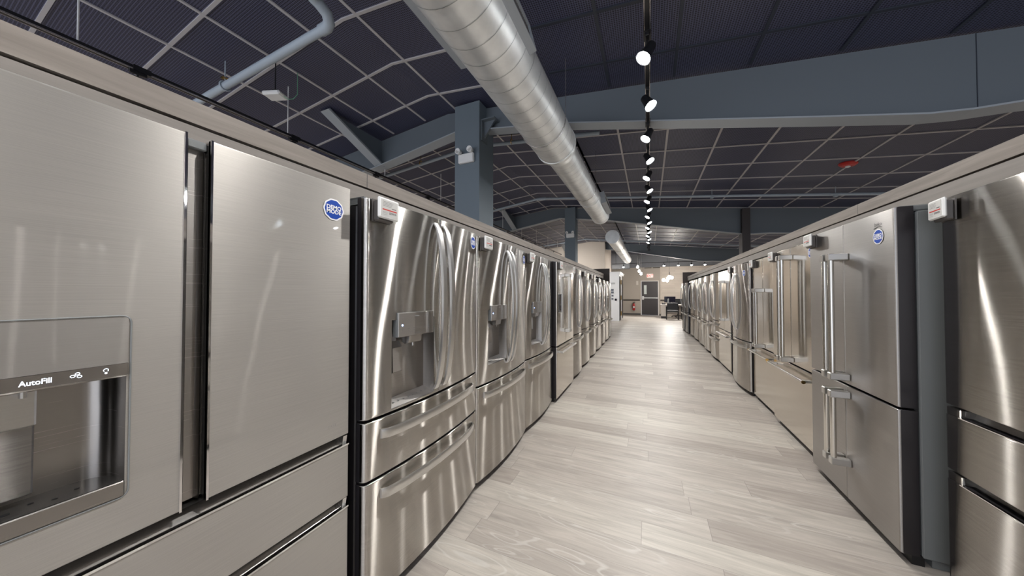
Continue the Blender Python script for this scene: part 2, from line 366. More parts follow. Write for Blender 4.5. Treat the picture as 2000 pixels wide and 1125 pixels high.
# back wall, side walls
MB().box(XL, XR, YF, YF+.15, 2.92, 3.95).build('wall_back_upper', M['wall_dark'], kind='structure', smooth=False)
DX0, DX1, DH = -.42, .50, 2.06       # door opening
wb = MB(); wb.box(XL, DX0-.05, YF, YF+.15, 0, 2.92); wb.box(DX1+.05, .62, YF, YF+.15, 0, 2.92); wb.box(DX0-.05, DX1+.05, YF, YF+.15, DH+.05, 2.92)
wb.build('wall_back', M['taupe'], kind='structure', smooth=False)
MB().box(.62, XR, YF-.04, YF+.15, 0, 2.92).build('wall_back_stone', M['stone'], kind='structure', smooth=False)
MB().box(XL-.1, XL, YB, YF+.2, 0, 3.9).build('wall_left', M['beige'], kind='structure', smooth=False)
MB().box(XR, XR+.1, YB, YF+.2, 0, 3.3).build('wall_right', M['beige'], kind='structure', smooth=False)
wp = MB(); wp.prism([(XL, 0), (-1.95, 0), (-1.95, zc(-1.95)-.02), (RIDGE_X, RIDGE_Z-.02), (XL, zc(XL)-.02)], 15.45, 15.60)
wp.box(-2.07, -1.95, 15.60, 18.2, 0, 3.80)
wp.build('wall_left_office', M['beige'], kind='structure', smooth=False)
MB().box(-1.95, -1.0, 18.6, 19.2, 2.75, 3.55).build('bulkhead_box', M['wall_dark'], smooth=False, label='dark boxed bulkhead behind the far end of the spiral duct', cat='bulkhead')
MB().box(-4, DX0-.06, YF-.015, YF, 0, .10).build('baseboard_back', M['baseboard'], kind='structure', smooth=False)
MB().box(.56, .9, YF-.055, YF-.04, 0, .10).build('baseboard_right', M['baseboard'], kind='structure', smooth=False)
MB().box(-4, DX0-.10, YF-.03, YF, .86, .96).build('trim_1', M['rail'], kind='structure', smooth=False)
MB().box(DX1+.12, 2.4, YF-.07, YF-.04, .86, .96).build('trim_2', M['rail'], kind='structure', smooth=False)
# exit door
d = empty('door_1', (0, YF, 0)); tag(d, kind='structure')
fr = MB(); fr.box(DX0-.05, DX0, -.03, .1, 0, DH+.05); fr.box(DX1, DX1+.05, -.03, .1, 0, DH+.05); fr.box(DX0, DX1, -.03, .1, DH, DH+.05); fr.build('door_frame', M['frame_white'], d, smooth=False)
lf = MB().box(DX0+.004, DX1-.004, 0, .045, .01, DH-.004).build('door_leaf', M['door_dark'], d, smooth=False)
MB().box(DX0+.14, DX0+.29, -.012, .0, 1.28, 1.83).build('window_lite', M['glass_clear'], d)
pb = MB(); pb.box(DX0+.06, DX1-.03, -.075, -.035, 1.02, 1.08, bv=.008); pb.box(DX0+.03, DX0+.14, -.07, 0, .94, 1.16, bv=.01); pb.box(DX1-.06, DX1-.03, -.06, 0, 1.01, 1.09)
pb.build('panic_bar', M['white'], d)

# ------------------------------------------------------------------ roof beams and columns
BEAM = [(-8, 2.95), (-3.98, 3.34), (-2.4, 3.585), (-1.0, 3.385), (0, 3.18), (1.38, 2.90), (2.02, 2.775), (2.25, 2.755), (2.55, 2.755), (8, 2.30)]
def beam(y, label):
    t = empty('roof_beam', (0, y, 0), 0, label, 'roof beam', 'tapered roof beams over the aisle')
    wbm = MB()
    for (x0, z0), (x1, z1) in zip(BEAM[:-1], BEAM[1:]):
        xs = [x0] + ([RIDGE_X] if x0 < RIDGE_X < x1 else []) + [x1]
        for a, b in zip(xs[:-1], xs[1:]):
            za = z0+(z1-z0)*(a-x0)/(x1-x0); zb = z0+(z1-z0)*(b-x0)/(x1-x0)
            wbm.prism([(a, za), (b, zb), (b, zc(b)-.015), (a, zc(a)-.015)], -.012, .012)
    wbm.build('web', M['beam'], t, smooth=False)
    fl = MB()
    for (x0, z0), (x1, z1) in zip(BEAM[:-1], BEAM[1:]):
        fl.prism([(x0, z0-.012), (x1, z1-.012), (x1, z1+.002), (x0, z0+.002)], -.085, .085)
    fl.build('bottom_flange', M['flange'], t, smooth=False)
    # haunch brace running down from the ceiling to the beam
    X0 = -3.88
    hb = MB(); hb.prism([(-.93, zc(X0)-.02), (-.02, zc(X0)-.02), (-.02, 3.36)], X0-.01, X0+.01, axis='x', m=0)
    hb.build('brace_web', M['beam'], t, smooth=False)
    hf = MB(); hf.prism([(-.95, zc(X0)-.03), (-.93, zc(X0)-.01), (-.0, 3.365), (-.02, 3.345)], X0-.08, X0+.08, axis='x')
    hf.build('brace_flange', M['flange'], t, smooth=False)
    if y < 5:
        MB().box(2.31, 2.315, -.0145, -.0115, 2.77, 3.36).build('splice_joint', M['tee_shade_joint'], t, smooth=False)
    return t
beam(3.60, 'blue grey tapered roof beam spanning the aisle closest overhead, with wide light flange')
beam(8.95, 'blue grey tapered roof beam crossing behind the end of the large spiral duct')
beam(15.8, 'blue grey roof beam crossing above the far end, over the smaller duct')
def column(x0, x1, y0, y1, top, label, m='column'):
    t = MB().box(x0, x1, y0, y1, 0, top, bv=.004).build('square_column', M[m], label=label, cat='column')
    return t
column(-2.35, -1.975, 3.40, 3.79, 3.84, 'large square blue grey column rising behind the left refrigerators with white emergency light')
column(-2.235, -1.925, 8.80, 9.12, 3.84, 'distant square blue grey column behind the left refrigerator row')
column(2.015, 2.175, 8.8, 9.1, 3.35, 'slim brown column rising behind the right refrigerator row', 'column_brown')
# bracket at the capital of the first column
cb = MB(); cb.prism([(-1.97, 3.60), (-1.80, 3.60), (-1.97, 3.38)], 3.50, 3.53); cb.box(-1.97, -1.78, 3.44, 3.59, 3.595, 3.61); cb.box(-1.975, -1.96, 3.44, 3.59, 3.34, 3.60)
cb.build('capital_bracket', M['beam'], smooth=False, label='small blue grey steel bracket beneath the beam beside the large column', cat='bracket')
def emergency_light(x, y, z, label):
    t = empty('emergency_light', (x, y, z), 0, label, 'emergency light')
    MB().box(-.115, .115, -.05, 0, -.075, .045, bv=.012).build('housing', M['white'], t)
    for sx in (-1, 1):
        h = MB(); h.tube([(sx*.085, -.02, .07), (sx*.085, -.045, .07), (sx*.088, -.10, .065)], .03, 14, radii=[.02, .032, .038]); hd = h.build('lamp_head', M['white'], t)
        MB().disc((sx*.088, -.1005, .065), .030, 'y').build('lamp_lens', M['epaper'], hd)
emergency_light(-2.155, 3.40, 3.12, 'white twin head emergency light on the large blue grey column')
emergency_light(-2.07, 8.80, 3.03, 'white twin head emergency light on the distant column')

# ------------------------------------------------------------------ spiral ducts
def ring_path(mb, cx, cz, r, y0, y1, n=48, m=0):
    mb.tube([(cx, y0, cz), (cx, y1, cz)], r, n, m)
def helix(mb, cx, cz, r, y0, y1, pitch, m=1, w=.004):
    vs = []; fs = []; steps = int((y1-y0)/pitch*36)
    for i in range(steps+1):
        a = 2*PI*i/36; y = y0+(y1-y0)*i/steps
        for dy in (-w, w): vs.append((cx+math.cos(a)*(r+.0025), y+dy, cz+math.sin(a)*(r+.0025)))
    for i in range(steps): fs.append((2*i, 2*i+1, 2*i+3, 2*i+2))
    mb.add(vs, fs, m)
DXc, DZc = -.99, 3.10
t = empty('spiral_duct', (DXc, 0, DZc), 0, 'large galvanised spiral duct with side registers hung below the mesh ceiling', 'duct')
a = MB(); ring_path(a, 0, 0, .232, -3.4, 3.50); a.build('duct_large', M['duct'], t, ang=50)
a = MB(); helix(a, 0, 0, .232, -3.3, 3.45, .15, 0, .0022); a.build('spiral_seam', M['duct_seam'], t, recalc=False)
a = MB(); a.tube([(0, 3.50, 0), (0, 3.66, 0)], .2, 48, radii=[.234, .192]); a.tube([(0, 3.45, 0), (0, 3.50, 0)], .238, 48); a.build('reducer', M['duct'], t, ang=20)
a = MB(); ring_path(a, 0, 0, .188, 3.66, 7.1); a.tube([(0, 5.6, 0), (0, 5.66, 0)], .193, 48); a.build('duct_small', M['duct'], t, ang=50)
a = MB(); helix(a, 0, 0, .188, 3.7, 7.05, .12, 0, .002); a.build('spiral_seam', M['duct_seam'], t, recalc=False)
a = MB(); a.tube([(0, 7.05, 0), (0, 7.12, 0)], .194, 48); a.build('end_cap', M['duct'], t)
def register(ang, y0, y1, name_label):
    g = empty('duct_register', (0, 0, 0)); g.parent = t; g.rotation_euler = (0, ang, 0); g['label'] = name_label
    h = .085; b0 = MB()
    for (za, zb) in ((-h-.02, -h), (h, h+.02)): b0.box(.17, .262, y0, y1, za, zb)
    b0.box(.17, .262, y0, y0+.02, -h, h); b0.box(.17, .262, y1-.02, y1, -h, h); b0.build('register_frame', M['flange'], g, smooth=False)
    s_ = MB(); n = int((y1-y0)/.022)
    for i in range(1, n): s_.box(.215, .250, y0+i*.022-.0015, y0+i*.022+.0015, -h, h)
    s_.build('register_fins', M['track_edge'], g, smooth=False)
register(math.radians(-14), 1.15, 2.02, 'slotted supply register on the right side of the duct')
register(math.radians(180+4), 1.05, 1.90, 'long supply register on the far side of the duct')
register(math.radians(-12), 5.9, 6.8, 'small supply register')
t2 = empty('spiral_duct', (-1.03, 0, 3.10), 0, 'smaller distant spiral duct with closed round end beneath the far beams', 'duct')
a = MB(); ring_path(a, 0, 0, .205, 10.0, 17.2); a.tube([(0, 13.2, 0), (0, 13.3, 0)], .213, 40); a.build('duct_body', M['duct'], t2, ang=50)
a = MB(); helix(a, 0, 0, .205, 10.05, 17.1, .2, 0, .004); a.build('spiral_seam', M['duct_seam'], t2, recalc=False)
a = MB(); a.tube([(0, 9.96, 0), (0, 10.02, 0)], .212, 40); a.build('end_cap', M['duct'], t2)
for y, dd in ((.9, t), (3.0, t), (5.2, t), (12.0, t2), (15.0, t2)):
    hz = zc(-1.0)-DZc; rr = .236 if y < 4 else (.192 if y < 9 else .208)
    h = MB(); h.tube([(rr+.004, y, 0), (rr+.004, y, hz)], .003, 6); h.tube([(-rr-.004, y, 0), (-rr-.004, y, hz+.03)], .003, 6)
    h.tube([((rr+.003)*math.cos(q), y, (rr+.003)*math.sin(q)) for q in [PI*i/20-PI for i in range(21)]], .004, 6)
    h.build('hanger_strap', M['track_edge'], dd)

# ------------------------------------------------------------------ pipes
p = MB(); zo = -.16
y = 1.675
pts = [(x, y, zc(x)+zo-.22*0) for x in (-7.9, -6, -4.4, -2.6)]
p.tube([(-7.9, y, 3.33), (-4.4, y, 3.50), (-2.46, y, 3.565)], .035, 16)
pb_ = p.build('pipe_run', M['pipe'], None); pb_.name = 'pipe_run'
pr = empty('sprinkler_main_pipe', (0, 0, 0), 0, 'thick blue grey pipe with an elbow crossing under the mesh ceiling above left refrigerators', 'pipe'); pb_.parent = pr
e_ = MB(); e_.tube([(-2.50, y, 3.563), (-2.43, y, 3.567), (-2.39, y-.01, 3.58), (-2.36, y-.05, 3.61), (-2.36, y-.12, 3.64), (-2.36, y-.16, 3.645), (-2.33, y-.20, 3.645), (-2.26, y-.21, 3.643)], .043, 16); e_.build('elbow', M['pipe'], pr)
e_ = MB(); e_.tube([(-2.30, y-.21, 3.645), (-1.3, y-.21, 3.55)], .035, 16); e_.build('pipe_run', M['pipe'], pr)
for xx in (-4.02, -6.2):
    c_ = MB(); zz = 3.50+(xx+4.4)*.0335 if xx > -4.4 else 3.50+(xx+4.4)*.0486
    c_.tube([(xx+.016*0, y+.044*math.cos(q), zz+.044*math.sin(q)) for q in [2*PI*i/24 for i in range(25)]], .008, 8)
    c_.tube([(xx, y, zz+.05), (xx, y, zc(xx))], .006, 8); cc = c_.build('pipe_clamp', M['pipe'], pr)
    n_ = MB(); n_.tube([(xx-.012, y-.03, zz+.075), (xx-.012, y+.03, zz+.075)], .009, 8); n_.tube([(xx+.014, y-.03, zz+.08), (xx+.014, y+.03, zz+.08)], .009, 8); n_.build('clamp_nut', M['brass'], cc)
t = empty('branch_pipe', (0, 0, 0), 0, 'thin grey pipe running behind the large column and first beam', 'pipe')
a = MB(); a.tube([(-7.9, 4.25, zc(-7.9)-.17), (RIDGE_X, 4.25, RIDGE_Z-.20), (-.6, 4.25, zc(-.6)-.17)], .028, 12); a.build('pipe_run', M['pipe'], t)
for xx in (-3.65, -1.9):
    zz = (zc(xx)-.175) ; a = MB(); a.tube([(xx, 4.25+.036*math.cos(q), zz+.036*math.sin(q)) for q in [2*PI*i/20 for i in range(21)]], .007, 8); a.tube([(xx, 4.25, zz+.03), (xx, 4.25, zc(xx))], .005, 6); a.build('pipe_clamp', M['brass'], t)
t = empty('branch_pipe', (0, 0, 0), 0, 'thin grey pipe crossing the whole ceiling in front of the second beam', 'pipe')
a = MB(); a.tube([(-7.9, 7.45, zc(-7.9)-.27), (-2.6, 7.45, RIDGE_Z-.15), (-2.35, 7.45, zc(-2.35)-.14), (7.9, 7.45, zc(7.9)-.14)], .026, 12); a.build('pipe_run', M['pipe'], t)
a = MB(); a.tube([(-2.62, 7.45, RIDGE_Z-.15), (-2.38, 7.45, zc(-2.38)-.14)], .038, 12); a.build('elbow', M['pipe'], t)
for xx in (1.2, 3.1, -3.4):
    a = MB(); a.tube([(xx, 7.45, zc(xx)-.11), (xx, 7.45, zc(xx))], .006, 6); a.box(xx-.03, xx+.03, 7.42, 7.48, zc(xx)-.19, zc(xx)-.15, bv=.01); a.build('pipe_clamp', M['pipe'], t)
t = empty('branch_pipe', (0, 0, 0), 0, 'thin grey pipe crossing the ceiling between second and third beam', 'pipe')
a = MB(); a.tube([(-7.9, 14.0, zc(-7.9)-.14), (-2.6, 14.0, RIDGE_Z-.14), (7.9, 14.0, zc(7.9)-.14)], .028, 12); a.build('pipe_run', M['pipe'], t)

# ------------------------------------------------------------------ small ceiling devices
def alarm(x, y, label):
    t = empty('ceiling_alarm', (x, y, zc(x)), 0, label, 'fire alarm'); t.rotation_euler = (0, math.atan(.111), 0)
    a = MB(); a.tube([(0, 0, 0), (0, 0, -.015), (0, 0, -.035), (0, 0, -.045)], .1, 28, radii=[.105, .105, .085, .05]); a.build('base', M['alarm'], t)
    a = MB(); a.sphere((0, 0, -.048), .032, sc=(1, 1, .6)); a.build('strobe', M['white'], t)
alarm(2.77, 6.30, 'round red ceiling alarm with clear strobe above the right row')
alarm(2.55, 11.6, 'distant round red ceiling alarm beside the slim brown column')
alarm(1.75, 11.6, 'distant round red ceiling alarm above the right row end')
t = empty('wireless_access_point', (-3.62, 1.93, 3.46), math.radians(20), 'white flat wireless access box with green wire hung under the mesh ceiling', 'access point')
a = MB(); a.box(-.10, .10, -.07, .07, -.022, .022, bv=.016); a.build('housing', M['white'], t)
a = MB(); a.box(-.03, .03, -.012, .012, .022, .06); a.tube([(0, 0, .05), (0, 0, zc(-3.62)-3.46)], .006, 6); a.build('mount', M['track'], t)
a = MB(); a.tube([(.08, 0, 0), (.13, .02, -.035), (.17, .04, -.02), (.20, .06, .04), (.20, .06, .28)], .0035, 6); a.build('wire', plain('green wire', (.15, .40, .25), .5), t)

# ------------------------------------------------------------------ track lighting
SPOTS = []
def spot_light(parent, aim, power, loc=(0, 0, 0)):
    ld = bpy.data.lights.new('spot', 'SPOT'); ld.energy = power; ld.spot_size = math.radians(125); ld.spot_blend = .9; ld.shadow_soft_size = .028; ld.color = (1, .975, .94)
    lo = bpy.data.objects.new('spot', ld); COL.objects.link(lo); lo.parent = parent; lo.location = loc
    lo.rotation_euler = Vector(aim).to_track_quat('-Z', 'Y').to_euler(); return lo
_head = {}
def track_head(x, y, z, aim, label, group, power, drop=.11):
    """adapter, yoke, housing, glowing lens; all heads share their mesh data"""
    t = empty('track_spotlight', (x, y, z), 0, label, 'spotlight', group)
    q = Vector(aim).normalized().to_track_quat('-Z', 'Y'); piv = Vector((0, 0, -drop))
    def inst(name, mk, mat, rot=False, loc=(0, 0, 0)):
        k = (name, drop)
        if k not in _head: o = mk().build(name, mat, t); _head[k] = o.data
        else: o = bpy.data.objects.new(name, _head[k]); COL.objects.link(o); o.parent = t
        o.location = loc
        if rot: o.rotation_euler = q.to_euler()
        return o
    def adap(): a = MB(); a.box(-.015, .015, -.05, .05, -.03, 0, bv=.004); a.tube([(0, 0, -.02), (0, 0, -drop+.03)], .007, 8); return a
    def hous(): a = MB(); a.tube([(0, 0, .075), (0, 0, .06), (0, 0, .0), (0, 0, -.045), (0, 0, -.055)], .04, 20, radii=[.018, .032, .038, .050, .052], caps=False); a.disc((0, 0, .075), .018); a.box(-.012, .012, -.01, .01, .03, .05); return a
    def lens(): a = MB(); a.disc((0, 0, -.05), .047, n=20); return a
    inst('adapter', adap, M['track']); inst('lamp_housing', hous, M['track'], True, piv); inst('lamp_lens', lens, M['lens'], True, piv)
    a3 = Vector(aim).normalized()
    spot_light(t, aim, power, piv + a3*.062)
def rail(x, y0, y1, z, label, w_=.018, rod0=-2.165):
    t = empty('light_track', (x, 0, z), 0, label, 'light track')
    a = MB(); a.box(-w_, w_, y0, y1, -.0, .032); a.build('track_body', M['track'], t, smooth=False)
    a = MB(); a.box(-w_-.001, -w_+.003, y0, y1, -.003, .008); a.box(w_-.003, w_+.001, y0, y1, -.003, .008); a.build('track_edges', M['track_edge'], t, smooth=False)
    yy = y0+.4
    while yy < y1:
        a = MB(); a.box(-w_-.006, w_+.006, yy-.05, yy+.05, -.006, .038); a.build('track_joiner', M['track'], t, smooth=False); yy += 1.22
    yy = rod0
    while yy < y1:
        r_ = MB(); r_.tube([(0, yy, .03), (0, yy, zc(x)-z)], .0055, 6); r_.build('hanger_rod', M['white'], t); yy += 1.455
    return t
TZ = 3.13
rail(0, -3.0, 12.9, TZ, 'black lighting track hung along the middle of the aisle')
k = 0; yy = -1.98
ORD = 'first second third fourth fifth sixth seventh eighth ninth tenth eleventh twelfth thirteenth fourteenth fifteenth sixteenth seventeenth eighteenth nineteenth twentieth twenty-first twenty-second twenty-third twenty-fourth twenty-fifth twenty-sixth'.split()
while yy < 12.8:
    side = -1 if k % 2 else 1
    track_head(0, yy, TZ, (side*.55, -.28, -1) if yy < 10.9 else (side*.2, .85, -1), 'lit black spotlight on the middle track, %s from the open end, aimed %s' % (ORD[k], 'left' if side < 0 else 'right'), 'spotlights on the middle track', SPOT_W)
    yy += .61; k += 1
rail(-3.87, -3.0, 14.5, 3.20, 'black lighting track seen just above the left wood fascia')
yy = -1.4; k = 0
while yy < 14:
    side = -1 if k % 2 else 1
    track_head(-3.87, yy, 3.20, (side*.4, .1, -1) if yy < 10 else (.25, 1, -.6), '%s black spotlight on the track beyond the left wood fascia' % ORD[k], 'track spotlights beyond the left fascia', SPOT_W*1.6)
    yy += 1.22; k += 1
rail(4.25, -3.0, 14.5, 2.98, 'black lighting track in the next aisle beyond the right fascia')
yy = -1.4; k = 0
while yy < 14:
    side = -1 if k % 2 else 1
    track_head(4.25, yy, 2.98, (side*.4, .1, -1), '%s black spotlight on the track beyond the right wood fascia' % ORD[k], 'track spotlights beyond the right fascia', SPOT_W*1.6)
    yy += 1.22; k += 1
# lateral track near the far wall
t = empty('light_track', (0, 18.3, 2.98), 0, 'black lighting track running crosswise in front of the far wall', 'light track')
a = MB(); a.box(-1.9, 3.4, -.018, .018, 0, .03); a.build('track_body', M['track'], t, smooth=False)
for xx in (-1.7, -.5, .9, 2.2, 3.3):
    a = MB(); a.tube([(xx, 0, .03), (xx, 0, zc(xx)-2.98)], .008, 6); a.build('hanger_rod', M['track'], t)
def far_x(px): # lateral place of a head seen at picture column px on the crosswise track
    return 18.3*math.tan(math.atan((px-1000)/F_PX)-math.radians(YAW))
for i, px in enumerate((1163, 1192, 1218, 1297, 1325, 1351, 1377)):
    xx = far_x(px)
    track_head(xx, 18.3, 2.98, (.05, -.55, -1), '%s lit spotlight from the left on the crosswise track before the far wall' % ORD[i], 'far wall washers left' if i < 3 else 'far wall washers right', SPOT_W*2.4, .14)

# ------------------------------------------------------------------ display partitions with wood fascia
def partition(sx, y0, y1, label):
    t = empty('display_partition', (0, 0, 0), 0, label, 'partition')
    def bx(x0, x1, a0, a1, z0, z1, **k): 
        mb = MB(); mb.box(min(sx*x0, sx*x1), max(sx*x0, sx*x1), a0, a1, z0, z1, **k); return mb
    bx(1.32, 1.352, y0, y1, 1.900, 1.971).build('fascia_board', M['fascia'], t, smooth=False)
    bx(1.325, 1.356, y0, y1, 1.815, 1.892).build('lower_board', M['fascia_low'], t, smooth=False)
    bx(1.35, 1.95, y0, y1, 1.889, 1.905).build('canopy_top', M['black'], t, smooth=False)
    bx(1.935, 1.955, y0, y1, 0, 1.887).build('back_panel', M['dark_wood'], t, smooth=False)
    bx(1.14 if sx < 0 else 1.165, 1.955, y1, y1+.05, 0, 2.13).build('end_panel', M['dark_wood'], t, smooth=False)
    j = MB()
    for yj in ([1.13, 3.58, 6.0, 8.4] if sx < 0 else [2.9, 5.3, 7.7, 10.1]): j.box(min(sx*1.3195, sx*1.33), max(sx*1.3195, sx*1.33), yj, yj+.003, 1.90, 1.971)
    j.build('board_joint', M['side'], t, smooth=False)
    return t
partition(-1, -2.2, 10.16, 'grey brown wood fascia and partition above the left refrigerators')
partition(1, -2.2, 13.18, 'grey brown wood fascia and partition above the right refrigerators')

# ------------------------------------------------------------------ refrigerators
def mk_prof(W, bulge, r):
    def f(u):
        v = -bulge*(2*u/W)**2; dd = W/2-abs(u)
        if dd < r: v -= r-math.sqrt(max(0, r*r-(r-max(dd, 0))**2))
        return v
    return f
def edge(dd, e):
    return e-math.sqrt(max(0, e*e-(e-dd)**2)) if dd < e else 0
def panel(u0, u1, z0, z1, th, prof, mats, name, parent, hole=None, e=.006, W=None, **kw):
    """door or drawer front: rounded slab following the profile, optional opening"""
    us = {u0, u1}; n = max(6, int((u1-u0)/.035))
    for i in range(n+1): us.add(u0+(u1-u0)*i/n)
    for q in (.0008, .0022, .004, .006, .010, .016, .024): us.add(u0+q); us.add(u1-q)
    zs = {z0, z1}
    for q in (.0008, .0022, .004, .006): zs.add(z0+q); zs.add(z1-q)
    if hole: us |= {hole[0], hole[1]}; zs |= {hole[2], hole[3]}
    us = sorted(us); zs = sorted(zs); nu, nz = len(us), len(zs)
    mb = MB(uvz); vs = []
    for z in zs:
        for u in us:
            vs.append((u, prof(u)-edge(min(u-u0, u1-u), e)-edge(min(z-z0, z1-z), e), z))
    fs = []
    for j in range(nz-1):
        for i in range(nu-1):
            if hole and hole[0]-1e-6 <= us[i] and us[i+1] <= hole[1]+1e-6 and hole[2]-1e-6 <= zs[j] and zs[j+1] <= hole[3]+1e-6: continue
            fs.append((j*nu+i, j*nu+i+1, (j+1)*nu+i+1, (j+1)*nu+i))
    mb.add(vs, fs, 0)
    bk = []
    per = [(i, 0) for i in range(nu)] + [(nu-1, j) for j in range(1, nz)] + [(i, nz-1) for i in range(nu-2, -1, -1)] + [(0, j) for j in range(nz-2, 0, -1)]
    fr_ = [vs[j*nu+i] for i, j in per]; bk = [(p_[0], -th, p_[2]) for p_ in fr_]
    L = len(per); mb.add(fr_+bk, [(k, (k+1) % L, L+(k+1) % L, L+k) for k in range(L)] + [tuple(range(L, 2*L))], 1)
    return mb.build(name, mats, parent, ang=40, **kw)
def bow_handle(u, z0, z1, base, reach, w_, th, m, parent, lean=0.0, name='handle'):
    mb = MB(uvz); path = []; n = 28
    for i in range(n+1):
        q = i/n; s_ = max(0.0, 4*q*(1-q)); v = base(u)+.004+reach*s_**.62
        path.append(((u+lean*s_, v, z0+(z1-z0)*q), (1, 0, 0), (0, 1, 0)))
    h, t_ = w_/2, th/2
    mb.sweep(path, [(-h, -t_), (h, -t_), (h, t_*.6), (h*.8, t_), (-h*.8, t_), (-h, t_*.6)])
    return mb.build(name, m, parent, ang=35)
def bow_bar(u0, u1, z, base, reach, hgt, th, m, parent, name='handle'):
    mb = MB(uvz); path = []; n = 32
    for i in range(n+1):
        q = i/n; s_ = max(0.0, 4*q*(1-q)); u = u0+(u1-u0)*q; v = base(u)+.004+reach*s_**.40
        path.append(((u, v, z+.006*s_), (0, 0, 1), (0, 1, 0)))
    h, t_ = hgt/2, th/2
    mb.sweep(path, [(-h, -t_), (h, -t_), (h, t_*.6), (h*.8, t_), (-h*.8, t_), (-h, t_*.6)])
    return mb.build(name, m, parent, ang=35)
def pro_handle(u, z0, z1, v0, m, parent, r=.015, out=.078, square=False):
    g = MB(uvz)
    if square: g.box(u-.012, u+.012, v0+out-.010, v0+out+.010, z0, z1, bv=.003)
    else: g.tube([(u, v0+out, z0+.01), (u, v0+out, z1-.01)], r, 20)
    o = g.build('handle', m, parent)
    for z in (z0, z1-.04):
        b = MB(uvz); b.box(u-.019, u+.019, v0, v0+out+.019, z-.002, z+.042, bv=.004); b.build('handle_bracket', M['handle'], parent)
    return o
def pro_bar(u0, u1, z, v0, m, parent, r=.0125, out=.062, capm=None, square=False):
    g = MB(uvz)
    if square: g.box(u0, u1, v0+out-.010, v0+out+.010, z-.012, z+.012, bv=.003)
    else: g.tube([(u0, v0+out, z), (u1, v0+out, z)], r, 20)
    g.build('handle', m, parent)
    for u in (u0+.02, u1-.05):
        b = MB(uvz); b.box(u, u+.03, v0, v0+out+.006, z-.012, z+.012, bv=.003); b.build('handle_bracket', M['handle'], parent)
    if capm:
        for u in (u0-.006, u1+.001):
            b = MB(uvz); b.tube([(u, v0+out, z), (u+.005, v0+out, z)], r+.002, 16); b.build('handle_cap', capm, parent)
def sticker(u, z, v, parent, d=.083, text=True):
    mb = MB(uvz); r = d/2; vf = v if callable(v) else (lambda q: v)
    def dsc(rr, off, m, wob):
        vs = [(u+rr*(1+wob*math.cos(a*10))*math.cos(a), vf(u+rr*math.cos(a))+off, z+rr*(1+wob*math.cos(a*10))*math.sin(a)) for a in [2*PI*i/60 for i in range(60)]]
        mb.add(vs, [tuple(range(60))], m)
    dsc(r, .0018, 0, .022); dsc(r*.87, .0024, 1, .022)
    s_ = r/.0415
    put_text(mb, 'DEMO', u, z+.001*s_, lambda q: vf(q)+.003, .0215*s_, 2, .03)
    put_text(mb, 'MODE', u, z-.0155*s_, lambda q: vf(q)+.003, .0215*s_, 2, .03)
    return mb.build('demo_mode_sticker', [M['sticker_white'], M['blue'], M['sticker_white']], parent, recalc=False, smooth=False, label='blue round DEMO MODE sticker')
def price_tag(loc, rz, label, price=None):
    t = empty('price_tag', loc, rz, label, 'price tag', None)
    a = MB(uvz); a.box(-.058, .058, .032, .045, -.045, .045, bv=.006); a.build('tag_frame', M['white'], t)
    a = MB(uvz); a.box(-.046, .046, .0445, .0460, -.036, .036, m=0)
    v = .0465
    rnd = random.Random(hash(label) % 1000)
    for i, zz in enumerate((.027, .021, .015, .009)): a.add([(-.038, v, zz-.0012), (-.038+.062*(.5+.5*rnd.random()), v, zz-.0012), (-.038+.062*.8, v, zz+.0012), (-.038, v, zz+.0012)], [(0, 1, 2, 3)], 1)
    a.add([(.012, v, .0025), (.036, v, .0025), (.036, v, .0055), (.012, v, .0055)], [(0, 1, 2, 3)], 2)
    a.add([(-.040, v, -.009), (.040, v, -.009), (.040, v, -.0035), (-.040, v, -.0035)], [(0, 1, 2, 3)], 3)
    if price: put_text(a, price, .017, -.0225, v, .0125, 2, .02, .85)
    else: a.add([(-.004, v, -.021), (.038, v, -.021), (.038, v, -.014), (-.004, v, -.014)], [(0, 1, 2, 3)], 2)
    for zz in (-.016, -.021, -.028): a.add([(-.039, v, zz-.0008), (-.012, v, zz-.0008), (-.012, v, zz+.0008), (-.039, v, zz+.0008)], [(0, 1, 2, 3)], 1)
    a.build('tag_screen', [M['epaper'], M['ink_soft'], M['ink'], M['red']], t, recalc=False, smooth=False)
    a = MB(uvz); a.box(-.050, .036, .004, .032, -.055, .034, bv=.005); a.box(-.055, .040, .0, .005, -.058, .038); a.build('magnet_mount', M['mount'], t)
    return t

